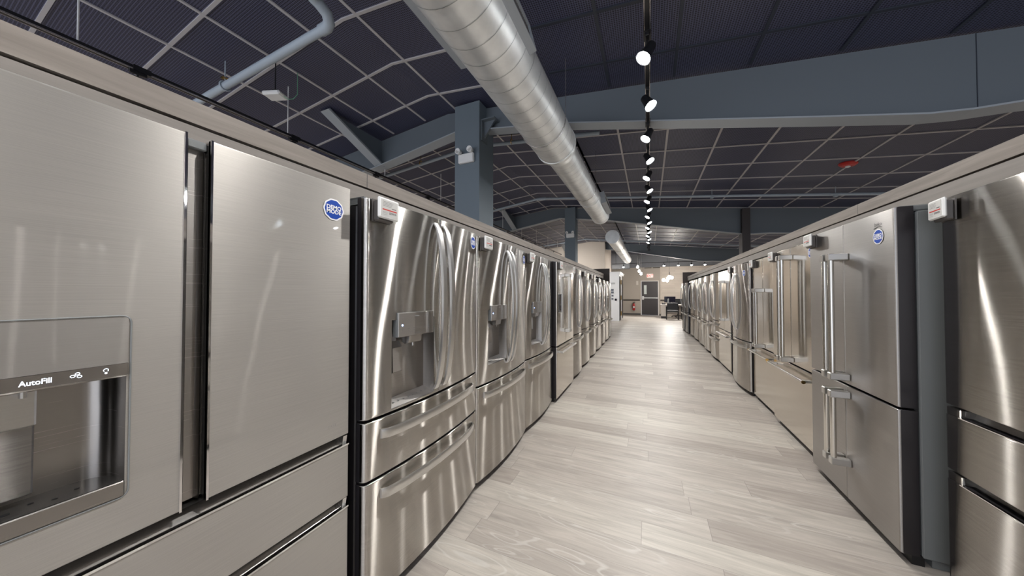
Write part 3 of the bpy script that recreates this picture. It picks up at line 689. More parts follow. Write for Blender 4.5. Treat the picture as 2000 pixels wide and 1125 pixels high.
def fridge(sx, yc, X, W, label, style, group=None, H=1.765, top=1.76, bulge=.035, r=.02, steelm='steel', depth=None, split=.70, splits2=None,
           handles='bow', disp=None, hz=(.85, 1.70), bar=True, side='side', stick=None, tagp=True, price=None, name='refrigerator', brand=None, reach=.058, th=.085, doors=2, barz=None, draw_h='bow'):
    rz = PI/2 if sx < 0 else -PI/2
    t = empty(name, (sx*X, yc, 0), rz, label, 'refrigerator', group)
    pf = mk_prof(W, bulge, r); SM = M[steelm]; mats = [SM, M['door_side']]
    dep = (1.90-X) if depth is None else depth
    cb_ = MB(uvz); cb_.box(-W/2+.006, W/2-.006, -dep, -th-.012, .04, top-.025, bv=.006); cb_.box(-W/2+.02, W/2-.02, -dep+.05, -th-.05, 0, .04)
    cb_.build('cabinet', M[side], t)
    gk = MB(uvz); gk.box(-W/2+.018, W/2-.018, -th-.013, -th+.002-bulge*0, .07, top-.04); gk.build('door_gasket', M['gasket'], t)
    tk = MB(uvz); tk.box(-W/2+.01, W/2-.01, -th-.02, -.045-bulge, .0, .05); tk.build('toe_kick', M['black'], t)
    for q in (-1, 1):
        hc = MB(uvz); hc.box(q*(W/2-.075), q*(W/2-.012), -th-.11, -th+.045-bulge*.3, top-.024, top+.006, bv=.006); hc.build('hinge_cover', M['side_grey'], t)
    g = .0025
    lv = [split] + (splits2 or [])
    # upper doors
    us = [(-W/2, -g), (g, W/2)] if doors == 2 else [(-W/2, W/2)]
    ds = []
    for i, (u0, u1) in enumerate(us):
        hole = None
        if disp and i == 0 and disp['kind'] in ('niche', 'lgslot'): hole = disp['hole']
        dd = panel(u0, u1, split+.012, top, th, pf, mats, 'door', t, hole=hole); ds.append(dd)
    if doors == 2:
        hs = []
        if handles == 'bow':
            for q, dd in ((-1, ds[0]), (1, ds[1])):
                bow_handle(q*.036, hz[0], hz[1], pf, reach, .036, .014, M['handle'], dd, lean=q*.0)
        elif handles in ('pro', 'square'):
            for q, dd in ((-1, ds[0]), (1, ds[1])): pro_handle(q*.038, hz[0], hz[1], pf(q*.038), M['tube'] if handles == 'pro' else M['handle'], dd, square=(handles == 'square'), out=.078 if handles == 'pro' else .05)
    # drawers
    zt = split
    dz = [split-.0]
    lows = (splits2 or []) + [.05]
    for i, zb in enumerate(lows):
        if handles == 'quad':
            for j, (u0, u1) in enumerate(us):
                dd = panel(u0, u1, zb+.0, zt-.0, th, pf, mats, 'lower_door', t)
                q = -1 if j == 0 else 1; pro_handle(q*.038, .27, .735, pf(q*.038), M['tube'], dd)
        else:
            dd = panel(-W/2, W/2, zb+(.012 if i < len(lows)-1 else 0), zt, th, pf, [M['steel_flat'] if steelm in ('steel', 'steel_b') else SM, M['door_side']], 'freezer_drawer' if i == len(lows)-1 else 'middle_drawer', t)
            bz = zt-.065
            if draw_h == 'bow': bow_bar(-W/2+.075, W/2-.075, bz, pf, .040, .040, .012, M['handle'], dd)
            elif draw_h == 'pro': pro_bar(-W/2+.05, W/2-.05, bz, 0, M['tube'], dd, capm=M['brass'])
            elif draw_h == 'square': pro_bar(-W/2+.05, W/2-.05, bz, 0, M['handle'], dd, square=True, out=.05)
        zt = zb
    if handles == 'quad':
        for i, (dd) in enumerate(ds):
            q = -1 if i == 0 else 1; pro_handle(q*.038, .807, 1.61, pf(q*.038), M['tube'], dd)
    if disp:
        h = disp.get('hole'); dd = ds[0]
        if disp['kind'] == 'lgslot':
            u0, u1, z0, z1 = h; vb = -.062; vf0, vf1 = pf(u0)-.001, pf(u1)-.001; uc = (u0+u1)/2
            b = MB(uvz)
            # back curves slightly, side walls, floor wedge
            b.add([(u0, vf0, z0), (u0, vf0, z1), (u0+.012, vb, z1), (u0+.012, vb, z0+.03)], [(0, 1, 2, 3)])
            b.add([(u1, vf1, z0), (u1, vf1, z1), (u1-.012, vb, z1), (u1-.012, vb, z0+.03)], [(0, 1, 2, 3)])
            b.add([(u0, vf0, z1), (u1, vf1, z1), (u1-.012, vb, z1), (u0+.012, vb, z1)], [(0, 1, 2, 3)])
            nb = 12; ub = [u0+.012+(u1-u0-.024)*i/nb for i in range(nb+1)]
            vv = [vb-.006*math.sin(PI*i/nb) for i in range(nb+1)]
            b.add([(ub[i], vv[i], zz) for zz in (z0+.03, z1) for i in range(nb+1)], [(i, i+1, nb+1+i+1, nb+1+i) for i in range(nb)])
            b.build('dispenser_recess', M['steel_soft'], dd, recalc=False)
            b = MB(uvz); b.add([(u0, vf0, z0), (u1, vf1, z0), (u1-.012, vb, z0+.03), (uc, vb-.006, z0+.03), (u0+.012, vb, z0+.03)], [(0, 1, 2, 3, 4)])
            for k_ in range(8): 
                ux = u0+.03+(u1-u0-.06)*k_/7; b.box(ux-.002, ux+.002, vb+.01, vf0-.012, z0+.016, z0+.018, m=1)
            b.build('drip_tray', [M['steel_soft'], M['side_grey']], dd, recalc=False, smooth=False)
            pz0, pz1 = z1-.082, z1+.032
            pp = lambda q: pf(q)+.010
            pn = panel(u0+.028, u1-.016, pz0, pz1, .04, pp, [M['steel_soft'], M['side_grey']], 'control_panel', dd, e=.004)
            b = MB(uvz)
            def mk(a0, a1, c0, c1): b.add([(a0, pf(a0)+.0105, c0), (a1, pf(a1)+.0105, c0), (a1, pf(a1)+.0105, c1), (a0, pf(a0)+.0105, c1)], [(0, 1, 2, 3)])
            for ux in (.045, .080, .115, .150, .185, .215):
                mk(u0+ux, u0+ux+.014, pz0+.036, pz0+.039); mk(u0+ux+.002, u0+ux+.010, pz0+.028, pz0+.030)
            mk(uc-.012, uc+.016, pz1-.022, pz1-.016); mk(uc+.05, uc+.08, pz1-.020, pz1-.018); mk(uc-.02, uc+.03, pz0+.012, pz0+.014)
            bm = bmesh.new(); bm.from_mesh(pn.data)
            for q in range(0, len(b.v), 4):
                fc_ = bm.faces.new([bm.verts.new(v_) for v_ in b.v[q:q+4]]); fc_.material_index = 2
            pn.data.materials.append(M['ink_soft']); bm.to_mesh(pn.data); bm.free()
            b = MB(uvz); b.disc((u0+.050, pf(u0+.05)+.0108, pz0+.055), .0045, 'y'); b.build('indicator_light', M['led_blue'], dd, recalc=False)
            b = MB(uvz); b.prism([(-.050, pz0+.004), (.000, pz0+.004), (-.008, pz0-.034), (-.03, pz0-.040), (-.050, pz0-.03)], uc-.045, uc+.045, axis='x')
            b.tube([(uc, -.022, pz0-.036), (uc, -.022, pz0-.052)], .007, 10); b.build('ice_chute', M['steel_soft'], dd, smooth=False)
            b = MB(uvz); b.prism([(-.05, pz0-.02), (-.030, pz0-.05), (-.026, pz0-.16), (-.034, pz0-.165), (-.056, pz0-.06)], u0+.016, u0+.075, axis='x'); b.build('dispenser_paddle', M['steel_soft'], dd, smooth=False)
        elif disp['kind'] == 'screen':
            b = MB(uvz); u0, u1, z0, z1 = disp['rect']; b.box(u0, u1, -.004, .004, z0, z1, bv=.002); b.build('touch_screen', M['screen'], dd)
            b = MB(uvz); b.box(u0-.004, u1+.004, -.003, .003, z0-.004, z0, m=0); b.box(u0-.004, u1+.004, -.003, .005, z1, z1+.010); b.build('screen_trim', M['handle'], dd)
        elif disp['kind'] == 'niche2':
            u0, u1, z0, z1 = disp['rect']
            b = MB(uvz); b.box(u0, u1, pf(u0)-.004, pf(u1)+.004, z0, z1, bv=.003); b.build('dispenser_panel', M['steel_dark'], dd)
            b = MB(uvz); b.box(u0+.02, u1-.02, pf(u0), pf(u1)+.006, z1-.06, z1-.03); b.build('dispenser_slot', M['screen'], dd)
    if stick: sticker(stick[0], stick[1], lambda q: pf(q), ds[-1])
    if brand:
        b = MB(uvz); put_text(b, brand, stick[0]+.0, stick[1]+.058, pf(stick[0])+.0012, .030, 0, .0)
        b.sweep([((stick[0]-.034+.066*i/8, pf(stick[0])+.0015, stick[1]+.046+.007*math.sin(PI*i/8*.9)), (0, 0, 1), (0, 1, 0)) for i in range(9)], [(-.0012, -.0003), (.0012, -.0003), (.0012, .0003), (-.0012, .0003)])
        b.build('brand_mark', M['ink'], ds[-1], recalc=False, smooth=False)
    if tagp:
        u = -W/2+.075
        v = pf(u)
        loc = (sx*(X - v), yc + (u if sx < 0 else -u), top-.042)
        # front faces the aisle
        price_tag(loc, rz, 'white price tag on the ' + tagp, price)
    return t

# ---- left row -------------------------------------------------------------
# A: glass fronted four door refrigerator with dispenser, closest on the left
def glass_fridge():
    W, X, yc = .91, 1.115, .42; rz = PI/2
    t = empty('refrigerator', (-X, yc, 0), rz, 'silver glass fronted refrigerator with AutoFill dispenser and pocket drawers, closest on the left', 'refrigerator')
    pf = lambda u: 0.0; top = 1.785; th = .10; dep = .785; G = M['glassy']; mats = [G, M['chrome']]
    c = MB(uvz); c.box(-W/2+.006, W/2-.006, -dep, -th-.012, .04, 1.74, bv=.006); c.build('cabinet', M['side_grey'], t)
    c = MB(uvz); c.box(-W/2+.02, W/2-.02, -th-.014, -th+.004, .06, 1.72); c.build('door_gasket', M['gasket'], t)
    c = MB(uvz); c.box(-W/2+.01, W/2-.01, -th-.02, -.06, 0, .045); c.build('toe_kick', M['black'], t)
    for q in (-1, 1):
        c = MB(uvz); c.box(q*(W/2-.09), q*(W/2-.012), -th-.12, -.065, 1.74, 1.775, bv=.006); c.build('hinge_cover', M['side_grey'], t)
    # leaf edges: left leaf ends at y .388, right leaf starts at y .436
    ue, us_ = .388-yc, .436-yc
    N0, N1, NZ0, NZ1 = .02-yc, .291-yc, .924, 1.170
    dl = panel(-W/2, ue, .792, top, th, pf, mats, 'door', t, hole=(N0, N1, NZ0, NZ1), e=.003, label='glass door with water dispenser')
    dr = panel(us_, W/2, .792, top, th, pf, mats, 'door', t, e=.003)
    for dd, u, q in ((dl, ue, -1), (dr, us_, 1)):
        c = MB(uvz); c.box(min(u, u+q*.005), max(u, u+q*.005), -.012, .0022, .790, top+.001); c.build('chrome_edge', M['chrome'], dd, smooth=False)
        # pocket grip behind the leaf edge
        c = MB(uvz); cu = u - q*.0; c.add([(u, -.012, .80), (u, -.012, top-.004), (u-q*.001, -.05, top-.004), (u-q*.001, -.05, .80)], [(0, 1, 2, 3)]); c.build('grip_recess', M['black_metal'], dd, recalc=False)
    # channel between the leaves
    c = MB(uvz); uc = (ue+us_)/2; c.box(ue+.012, us_-.001, -.085, -.030, .80, top-.03); c.prism([(us_-.002, -.030), (us_-.012, -.012), (us_-.016, -.030)], .80, top-.035, axis='z'); c.build('center_channel', M['niche'], t, smooth=False)
    c = MB(uvz); c.box(ue+.004, us_-.002, -.08, -.015, top-.030, top-.006, bv=.003); c.build('channel_cap', M['side_grey'], t)
    # dispenser frame line, upper panel, icon strip, niche
    FU0, FU1, FZ0, FZ1 = .005-yc, .297-yc, .888, 1.307
    c = MB(uvz); lw = .0016
    def rr_path(u0, u1, z0, z1, r):
        P = []
        for cx, cz, a0 in ((u1-r, z1-r, 0), (u0+r, z1-r, 90), (u0+r, z0+r, 180), (u1-r, z0+r, 270)):
            for i in range(7): a_ = math.radians(a0+90*i/6); P.append((cx+r*math.cos(a_), .0012, cz+r*math.sin(a_)))
        return P
    P = rr_path(FU0, FU1, FZ0, FZ1, .016); P.append(P[0]); P.append(P[1]); c.tube(P, .0017, 6, caps=False); c.build('dispenser_frame', M['side_grey'], dl)
    c = MB(uvz); c.box(FU0+.004, FU1-.004, .0, .0020, NZ1+.0275, FZ1-.004); c.build('dispenser_fascia', M['glassy_plain'], dl, smooth=False)
    c = MB(uvz); c.box(FU0+.004, FU1-.0045, -.002, .0060, NZ1, NZ1+.027); c.build('icon_strip', M['niche'], dl, smooth=False)
    c = MB(uvz); c.box(FU0+.004, FU1-.004, -.002, .0075, NZ1-.0025, NZ1+.0005); c.build('chrome_lip', M['chrome'], dl, smooth=False)
    c = MB(uvz); put_text(c, 'AutoFill', .174-yc, NZ1+.0085, .0066, .0145, 0, .01, .80); c.build('autofill_lettering', M['led'], dl, recalc=False, smooth=False)
    c = MB(uvz)
    for (dx, dz) in ((0, 0), (.006, .004), (.0085, -.002)): c.tube([(.2165-yc+dx+.0032*math.cos(q), .0066, NZ1+.014+dz+.0026*math.sin(q)) for q in [2*PI*i/6 for i in range(7)]], .0005, 5)
    c.tube([(.2600-yc+.0035*math.cos(q), .0066, NZ1+.017+.0035*math.sin(q)) for q in [-PI*.25+1.5*PI*i/8 for i in range(9)]], .0005, 5)
    c.box(.2585-yc, .2615-yc, .0064, .007, NZ1+.009, NZ1+.0125)
    c.build('lit_icons', M['led'], dl, recalc=False)
    # niche: rounded back
    c = MB(uvz); D = -.088; ns = 10; prof = [(N1, 0.0)]
    for i in range(ns+1):
        q = i/ns*PI/2; prof.append((N1-.006-.045*(1-math.cos(q)), -.043-.045*math.sin(q)))
    prof += [(N0+.05, D)] 
    for i in range(ns+1):
        q = PI/2-i/ns*PI/2; prof.append((N0+.006+.045*(1-math.cos(q)), -.043-.045*math.sin(q)))
    prof.append((N0, 0.0)); n_ = len(prof)
    c.add([(p_[0], p_[1], z) for z in (NZ0, NZ1) for p_ in prof], [(i, i+1, n_+i+1, n_+i) for i in range(n_-1)])
    c.add([(p_[0], p_[1], NZ1) for p_ in prof], [tuple(range(n_))])
    c.build('dispenser_niche', M['niche'], dl, recalc=False)
    c = MB(uvz); c.add([(p_[0], p_[1], NZ0+.002) for p_ in prof], [tuple(range(n_))])
    for hx, hv, hr in ((.05, -.03, .006), (.07, -.05, .009), (.09, -.025, .009), (.105, -.045, .006), (.125, -.02, .007), (.15, -.035, .006), (.18, -.05, .004), (.205, -.03, .004), (.235, -.045, .004)):
        c.add([(hx-yc+hr*math.cos(q), hv+hr*.8*math.sin(q), NZ0+.0026) for q in [2*PI*i/18 for i in range(18)]], [tuple(range(18))], 1)
    c.build('drip_tray', [M['black_metal'], M['black']], dl, recalc=False, smooth=False)
    c = MB(uvz); c.box(N0, N1, -.004, .004, FZ0+.003, NZ0+.002, bv=.002); c.build('tray_lip', M['niche'], dl)
    c = MB(uvz); c.box(.03-yc, .183-yc, -.060, -.052, NZ0+.02, 1.145, bv=.003); c.build('dispenser_paddle', M['steel_dark'], dl)
    c = MB(uvz); c.box(.03-yc, .184-yc, -.055, -.045, 1.085, 1.16, bv=.003); c.tube([(.165-yc, -.028, 1.168), (.165-yc, -.028, 1.150)], .005, 10); c.build('water_spout', M['handle'], dl)
    sticker(.8016-yc, 1.682, 0, dr)
    c = MB(uvz); put_text(c, 'C A F É', .803-yc, .845, .0010, .0105, 0, 0); c.build('brand_mark', M['ink_soft'], dr, recalc=False, smooth=False)
    for (z0, z1, nm) in ((.541, .752, 'middle_drawer'), (.05, .504, 'freezer_drawer')):
        dd = panel(-W/2, W/2, z0, z1, .10, pf, mats, nm, t, e=.003)
        c = MB(uvz); c.prism([(-.014, z1+.002), (.0025, z1+.002), (.0025, z1-.004), (-.014, z1-.003)], -W/2, W/2, axis='x'); c.build('chrome_edge', M['chrome'], dd, smooth=False)
        c = MB(uvz); c.prism([(-.014, z1+.002), (-.060, z1+.010), (-.060, z1+.036), (-.016, z1+.036), (-.045, z1+.026)], -W/2+.004, W/2-.02, axis='x'); c.build('grip_recess', M['black_metal'], dd, smooth=False)
        c = MB(uvz); c.prism([(-.010, z1), (-.055, z1+.004), (-.05, z1+.034), (-.004, z1+.034)], W/2-.02, W/2-.003, axis='x'); c.build('grip_end', M['handle'], dd, smooth=False)
    return t
glass_fridge()

LG = lambda yc: {'kind': 'lgslot', 'hole': (-.325, -.047, .835, 1.235)}
fridge(-1, 1.380, 1.050, .91, 'stainless four door refrigerator with two bowed drawers and dispenser, beside the silver glass one', 'a',
       split=.81, splits2=[.552], disp=LG(0), hz=(.85, 1.735), stick=(.39, 1.695), tagp='two drawer stainless refrigerator beside the silver glass one', price='$2999.99', top=1.765)
fridge(-1, 2.295, 1.050, .91, 'stainless French door refrigerator with dispenser and single drawer, second with a dispenser from the left', 'b',
       split=.70, disp=LG(0), hz=(.80, 1.70), stick=(.39, 1.67), tagp='second stainless refrigerator with a DEMO MODE sticker on the left', top=1.755)
fridge(-1, 3.215, 1.060, .91, 'stainless French door refrigerator with dispenser and no sticker, before the dark gap on the left', 'c',
       split=.70, disp=LG(0), hz=(.80, 1.68), tagp='stainless refrigerator just before the dark gap on the left', top=1.75)
fridge(-1, 4.165, 1.045, .90, 'flat stainless refrigerator with square bar handles and black touch screen, in the left row', 'd',
       split=.68, bulge=.0, r=.006, steelm='mirror', handles='square', draw_h='square', hz=(.83, 1.62), disp={'kind': 'screen', 'rect': (-.36, -.22, 1.11, 1.34)}, tagp='flat refrigerator with the black touch screen', top=1.75)
fridge(-1, 5.09, 1.055, .91, 'rounded stainless refrigerator with thick handles right after the black touch screen one', 'e',
       split=.69, bulge=.05, handles='bow', hz=(.80, 1.66), reach=.045, tagp='rounded refrigerator after the touch screen one', top=1.75, steelm='steel_b')
specs = [(5.985, .83, 'bow', .035, 'steel', None, 'stainless refrigerator with curved handles and low drawer, sixth along the left row'),
         (6.84, .83, 'bow', .06, 'steel_b', None, 'strongly bulged stainless refrigerator with dark curved handle gap, mid left row'),
         (7.66, .76, 'bow', .03, 'steel', {'kind': 'niche2', 'rect': (-.30, -.09, .95, 1.28)}, 'stainless refrigerator with small black dispenser slot, far in the left row'),
         (8.44, .76, 'bow', .055, 'steel_b', None, 'bulged stainless refrigerator between the two small dispenser ones, far left row'),
         (9.21, .74, 'bow', .03, 'steel', {'kind': 'niche2', 'rect': (-.30, -.09, .95, 1.28)}, 'second stainless refrigerator with small dispenser slot, next to the last on the left'),
         (9.86, .54, 'none', .02, 'steel_dark', None, 'narrow dark steel refrigerator ending the left row at the wood end panel')]
for i, (y, wd, hd, bl, sm, dp, lb) in enumerate(specs):
    fridge(-1, y, 1.075, wd, lb, 'x', split=.69 if i != 5 else .62, bulge=bl, handles=hd, hz=(.82, 1.62), steelm=sm, disp=dp, reach=.05, top=[1.75, 1.745, 1.70, 1.70, 1.69, 1.66][i],
           tagp=['stainless refrigerator with curved handles, sixth on the left', 'strongly bulged refrigerator midway along the left row', 'refrigerator with small dispenser slot far left'][i] if i < 3 else False, doors=2 if wd > .6 else 1)
# two behind the camera, seen only in reflections
fridge(-1, -.52, 1.08, .91, 'stainless refrigerator behind the viewpoint at the start of the left row', 'z', tagp=False)
fridge(-1, -1.45, 1.08, .91, 'stainless refrigerator furthest behind the viewpoint in the left row', 'z', tagp=False)

# ---- right row ------------------------------------------------------------
def pocket_fridge(yc, X, label, tg):
    """flat four door refrigerator with two drawers opened by notched pocket grips"""
    W = .91; rz = -PI/2; t = empty('refrigerator', (X, yc, 0), rz, label, 'refrigerator')
    pf = mk_prof(W, .008, .010); top = 1.80; th = .07; mats = [M['steel'], M['door_side']]
    c = MB(uvz); c.box(-W/2+.006, W/2-.006, -(1.90-X), -th-.012, .04, 1.765, bv=.006); c.build('cabinet', M['side_grey'], t)
    c = MB(uvz); c.box(-W/2+.018, W/2-.018, -th-.013, -th+.002, .06, 1.74); c.build('door_gasket', M['gasket'], t)
    c = MB(uvz); c.box(-W/2+.01, W/2-.01, -th-.02, -.045, 0, .045); c.build('toe_kick', M['black'], t)
    for q in (-1, 1):
        c = MB(uvz); c.box(q*(W/2-.09), q*(W/2-.012), -th-.12, -.03, 1.765, 1.79, bv=.005); c.build('hinge_cover', M['side_grey'], t)
    panel(-W/2, -.002, .848, top, th, pf, mats, 'door', t, e=.004); panel(.002, W/2, .848, top, th, pf, mats, 'door', t, e=.004)
    for (z0, z1, nm) in ((.553, .838, 'middle_drawer'), (.05, .543, 'freezer_drawer')):
        # drawer front with a notch: full height at both ends, lowered between
        nt_ = .036; dd = panel(-W/2, W/2, z0, z1-nt_, th, pf, mats, nm, t, e=.004)
        for q in (-1, 1):
            c = MB(uvz); a0, a1 = sorted((q*(W/2-.006), q*(W/2-.075))); c.box(a0, a1, -th+.01, -.0095, z1-nt_-.001, z1, bv=.003); c.build('front_corner', M['steel'], dd)
        c = MB(uvz); c.box(-W/2+.075, W/2-.075, -.012, -.002, z1-nt_-.001, z1-nt_+.003); c.build('chrome_edge', M['chrome'], dd, smooth=False)
        c = MB(uvz); c.prism([(-.05, z1-nt_), (-.06, z1-.002), (-th+.001, z1-.002), (-th+.001, z1-nt_)], -W/2+.07, W/2-.07, axis='x'); c.build('grip_recess', M['black_metal'], dd, smooth=False)
    price_tag((X+.004, yc+W/2-.06, 1.745), rz-.15, tg, '$3419.95')
    return t
R0 = pocket_fridge(1.685, 1.25, 'stainless refrigerator with notched pocket drawers and wavy reflections, closest on the right', 'white electronic price tag on the closest right hand refrigerator')
fridge(1, 2.685, 1.150, .905, 'grey four door refrigerator with long paired tube handles above and short ones below', 'beko', top=1.80, split=.768, bulge=0, r=.005, steelm='steel_soft',
       handles='quad', side='side_grey', stick=(.335, 1.668), brand='beko', tagp='grey four door refrigerator with tube handles', th=.07)
fridge(1, 3.70, 1.215, .915, 'polished refrigerator with full height tube handles and brass capped drawer bar', 'pro', top=1.785, split=.69, bulge=0, r=.004, steelm='mirror',
       handles='pro', draw_h='pro', hz=(.72, 1.71), stick=(.40, 1.69), tagp='polished refrigerator with full height tube handles', th=.075)
fridge(1, 4.565, 1.240, .76, 'polished narrower refrigerator with shorter tube handles, beside the brass capped one', 'pro2', top=1.775, split=.69, bulge=0, r=.004, steelm='mirror',
       handles='pro', draw_h='pro', hz=(.71, 1.41), tagp='polished refrigerator with shorter tube handles', th=.075)
fridge(1, 5.455, 1.165, .905, 'rounded stainless refrigerator with curved handles and DEMO MODE sticker, jutting out of the right row', 'r4', split=.695, bulge=.045, hz=(.83, 1.64),
       stick=(.33, 1.63), tagp='rounded refrigerator jutting out of the right row', steelm='steel_b', top=1.765)
fridge(1, 6.60, 1.23, .93, 'flat polished refrigerator with square bar handles, after the rounded one on the right', 'r5', split=.68, bulge=0, r=.005, steelm='mirror', handles='square', draw_h='square', hz=(.86, 1.58),
       tagp=False, top=1.755)
rs = [(7.55, 'steel', .04, [.50], 'stainless refrigerator with lens shaped handle pair and two drawers, right row'),
      (8.48, 'steel_b', .04, None, 'stainless refrigerator with curved handles after the two drawer one, right row'),
      (9.40, 'steel', .04, None, 'stainless refrigerator with curved handles beside the slim brown column, right row'),
      (10.32, 'steel_b', .03, None, 'stainless refrigerator with slim handles, fourth from the far right end'),
      (11.20, 'steel', .03, None, 'stainless refrigerator with slim handles, third from the far right end'),
      (12.05, 'steel_dark', .01, None, 'darker steel refrigerator with black dispenser, second from the far right end'),
      (12.80, 'steel_dark', .01, None, 'dark steel side by side refrigerator at the far right end')]
for i, (y, sm, bl, s2, lb) in enumerate(rs):
    fridge(1, y, [1.205, 1.21, 1.215, 1.21, 1.20, 1.15, 1.12][i], .91 if i < 4 else (.84 if i < 5 else (.80 if i < 6 else .66)), lb, 'x', split=.80 if s2 else .70, splits2=s2, bulge=bl, steelm=sm, hz=(.86, 1.62), tagp=False, reach=.055,
           disp={'kind': 'niche2', 'rect': (-.33, -.1, 1.0, 1.35)} if i == 5 else None, top=[1.755, 1.75, 1.75, 1.74, 1.74, 1.70, 1.70][i])
fridge(1, .74, 1.22, .91, 'stainless refrigerator beside the viewpoint in the right row', 'z', tagp=False)
fridge(1, -.20, 1.20, .91, 'stainless refrigerator behind the viewpoint in the right row', 'z', tagp=False, disp=LG(0))
fridge(1, -1.14, 1.20, .91, 'stainless refrigerator furthest behind the viewpoint in the right row', 'z', tagp=False)

# ------------------------------------------------------------------ far end of the showroom
t = empty('display_unit', (0, 0, 0), 0, 'tall white display unit with black panels and brass handles past the left row', 'display unit')
a = MB(); a.box(-1.80, -1.31, 15.62, 16.35, 0, 2.30); a.box(-1.80, -1.40, 16.35, 18.0, 0, 2.30); a.box(-1.82, -1.27, 15.60, 18.0, 2.26, 2.36); a.box(-1.82, -1.24, 15.58, 18.0, 2.34, 2.38)
a.box(-1.42, -1.31, 16.9, 17.0, 0, 2.30)
a.build('unit_body', M['white_unit'], t, smooth=False)
a = MB(); a.box(-1.30, -1.275, 15.64, 16.32, .02, 2.16, bv=.004); dp = a.build('sample_door', M['side'], t)
for z in (.35, 1.12, 1.88):
    a = MB(); a.box(-1.274, -1.24, 15.9, 16.1, z-.11, z+.11, bv=.01); a.build('brass_handle', M['brass'], dp)
a = MB(); a.box(-1.395, -1.30, 17.15, 17.9, .02, 2.05, bv=.004); dp = a.build('sample_door', M['side'], t)
a = MB()
for (x, z, w_, h_) in ((-1.63, 1.50, .13, .09), (-1.63, 1.38, .13, .09), (-1.74, 1.20, .06, .10), (-1.62, 1.22, .09, .07), (-1.74, 1.03, .06, .10), (-1.62, 1.07, .09, .07), (-1.47, 1.03, .09, .10)):
    a.box(x-w_/2, x+w_/2, 15.595, 15.602, z-h_/2, z+h_/2)
a.build('control_swatches', M['screen'], t, smooth=False)
a = MB()
for z in (1.84, 1.79): a.box(-1.72, -1.50, 15.600-.004, 15.601, z-.008, z+.008)
a.build('printed_lines', M['ink_soft'], t, smooth=False)
# exit sign
t = empty('exit_sign', (.06, YF, 2.40), 0, 'white exit sign with red letters above the dark door', 'exit sign')
a = MB(); a.box(-.17, .17, -.05, 0, -.11, .11, bv=.01); a.build('sign_box', M['sign'], t)
a = MB(); put_text(a, 'EXIT', 0, 0, 0, .19, 0, .03, .82); 
for i, v_ in enumerate(a.v): a.v[i] = (v_[0], -.0515, v_[2]-.068)
a.build('sign_letters', M['sign_red'], t, recalc=False, smooth=False)
# extinguisher
t = empty('fire_extinguisher', (-.86, YF-.10, .28), 0, 'red fire extinguisher mounted on the taupe wall left of the exit door', 'fire extinguisher')
a = MB(); a.tube([(0, 0, 0), (0, 0, .02), (0, 0, .36), (0, 0, .41), (0, 0, .44)], .07, 20, radii=[.06, .075, .075, .05, .025]); a.build('cylinder', M['ext_red'], t)
a = MB(); a.tube([(0, 0, .43), (0, 0, .48)], .022, 10); a.box(-.02, .09, -.012, .012, .49, .51); a.box(-.02, .08, -.012, .012, .455, .47); a.build('valve_handle', M['track'], t)
a = MB(); a.tube([(-.02, -.01, .47), (-.09, -.02, .45), (-.105, -.02, .3), (-.10, -.02, .16)], .012, 8); a.build('hose', M['track'], t)
a = MB(); a.box(-.05, .05, -.082, -.06, .14, .26, bv=.01); a.build('label_plate', M['white'], t)
a = MB(); a.box(-.03, .03, .06, .10, .15, .35); a.build('wall_bracket', M['side'], t)
a = MB().box(-.72, -.60, YF-.02, YF, 1.85, 2.10).build('wall_notice', M['frame_white'], smooth=False, label='small pale notice plate on the wall left of the door', cat='notice')
# vents above the wall
for i, x in enumerate((-.05, .42)):
    a = MB(); a.box(x-.20, x+.20, YF-.02, YF, 2.86, 2.905); o = a.build('wall_vent', M['rail'], smooth=False, label='slim dark vent strip above the exit door, %s of the pair' % ('left' if i == 0 else 'right'), cat='vent')
# desk, monitor, chairs
t = empty('desk', (1.15, 18.5, 0), 0, 'grey laminate desk in front of the stone wall beyond the right row', 'desk')
a = MB(); a.box(-.58, .75, -.35, .35, .70, .74, bv=.006); a.build('desktop', M['desk_grey'], t)
a = MB(); a.box(-.56, -.30, -.33, .33, 0, .70); a.build('pedestal', M['desk_grey'], t, smooth=False)
a = MB(); a.box(.45, .71, -.33, .33, 0, .70); a.build('pedestal', M['desk_grey'], t, smooth=False)
a = MB(); a.box(-.30, .45, .26, .28, .2, .70); a.build('modesty_panel', M['desk_grey'], t, smooth=False)
a = MB(); a.box(-.57, -.31, -.345, -.33, 0, .12); a.build('kick_plate', M['side'], t, smooth=False)
t = empty('computer_monitor', (1.02, 18.55, .74), 0, 'black flat computer monitor standing on the far desk', 'monitor')
a = MB(); a.box(-.27, .27, -.02, .02, .10, .42, bv=.01); a.build('screen', M['screen'], t)
a = MB(); a.box(-.03, .03, .0, .03, .0, .15); a.box(-.12, .12, -.08, .10, 0, .012, bv=.004); a.build('stand', M['track'], t)
a = MB(); a.box(-.11, -.03, -.14, -.10, .02, .30, bv=.005); a.box(-.14, .0, -.17, -.07, 0, .02)
a.build('speaker', M['side_grey'], None, label='slim grey speaker standing beside the far monitor', cat='speaker').location = (1.0, 18.45, .74)
t = empty('keyboard_tray_printer', (.72, 18.4, .74), 0, 'low black desk phone at the left edge of the far desk', 'phone'); t.name = 'desk_phone'
a = MB(); a.prism([(-.10, 0), (.10, 0), (.10, .07), (-.10, .025)], -.09, .09, axis='x'); a.build('phone_base', M['track'], t, smooth=False)
a = MB(); a.tube([(-.07, -.07, .055), (-.07, 0, .08), (-.07, .07, .085)], .018, 8); a.build('handset', M['track'], t)
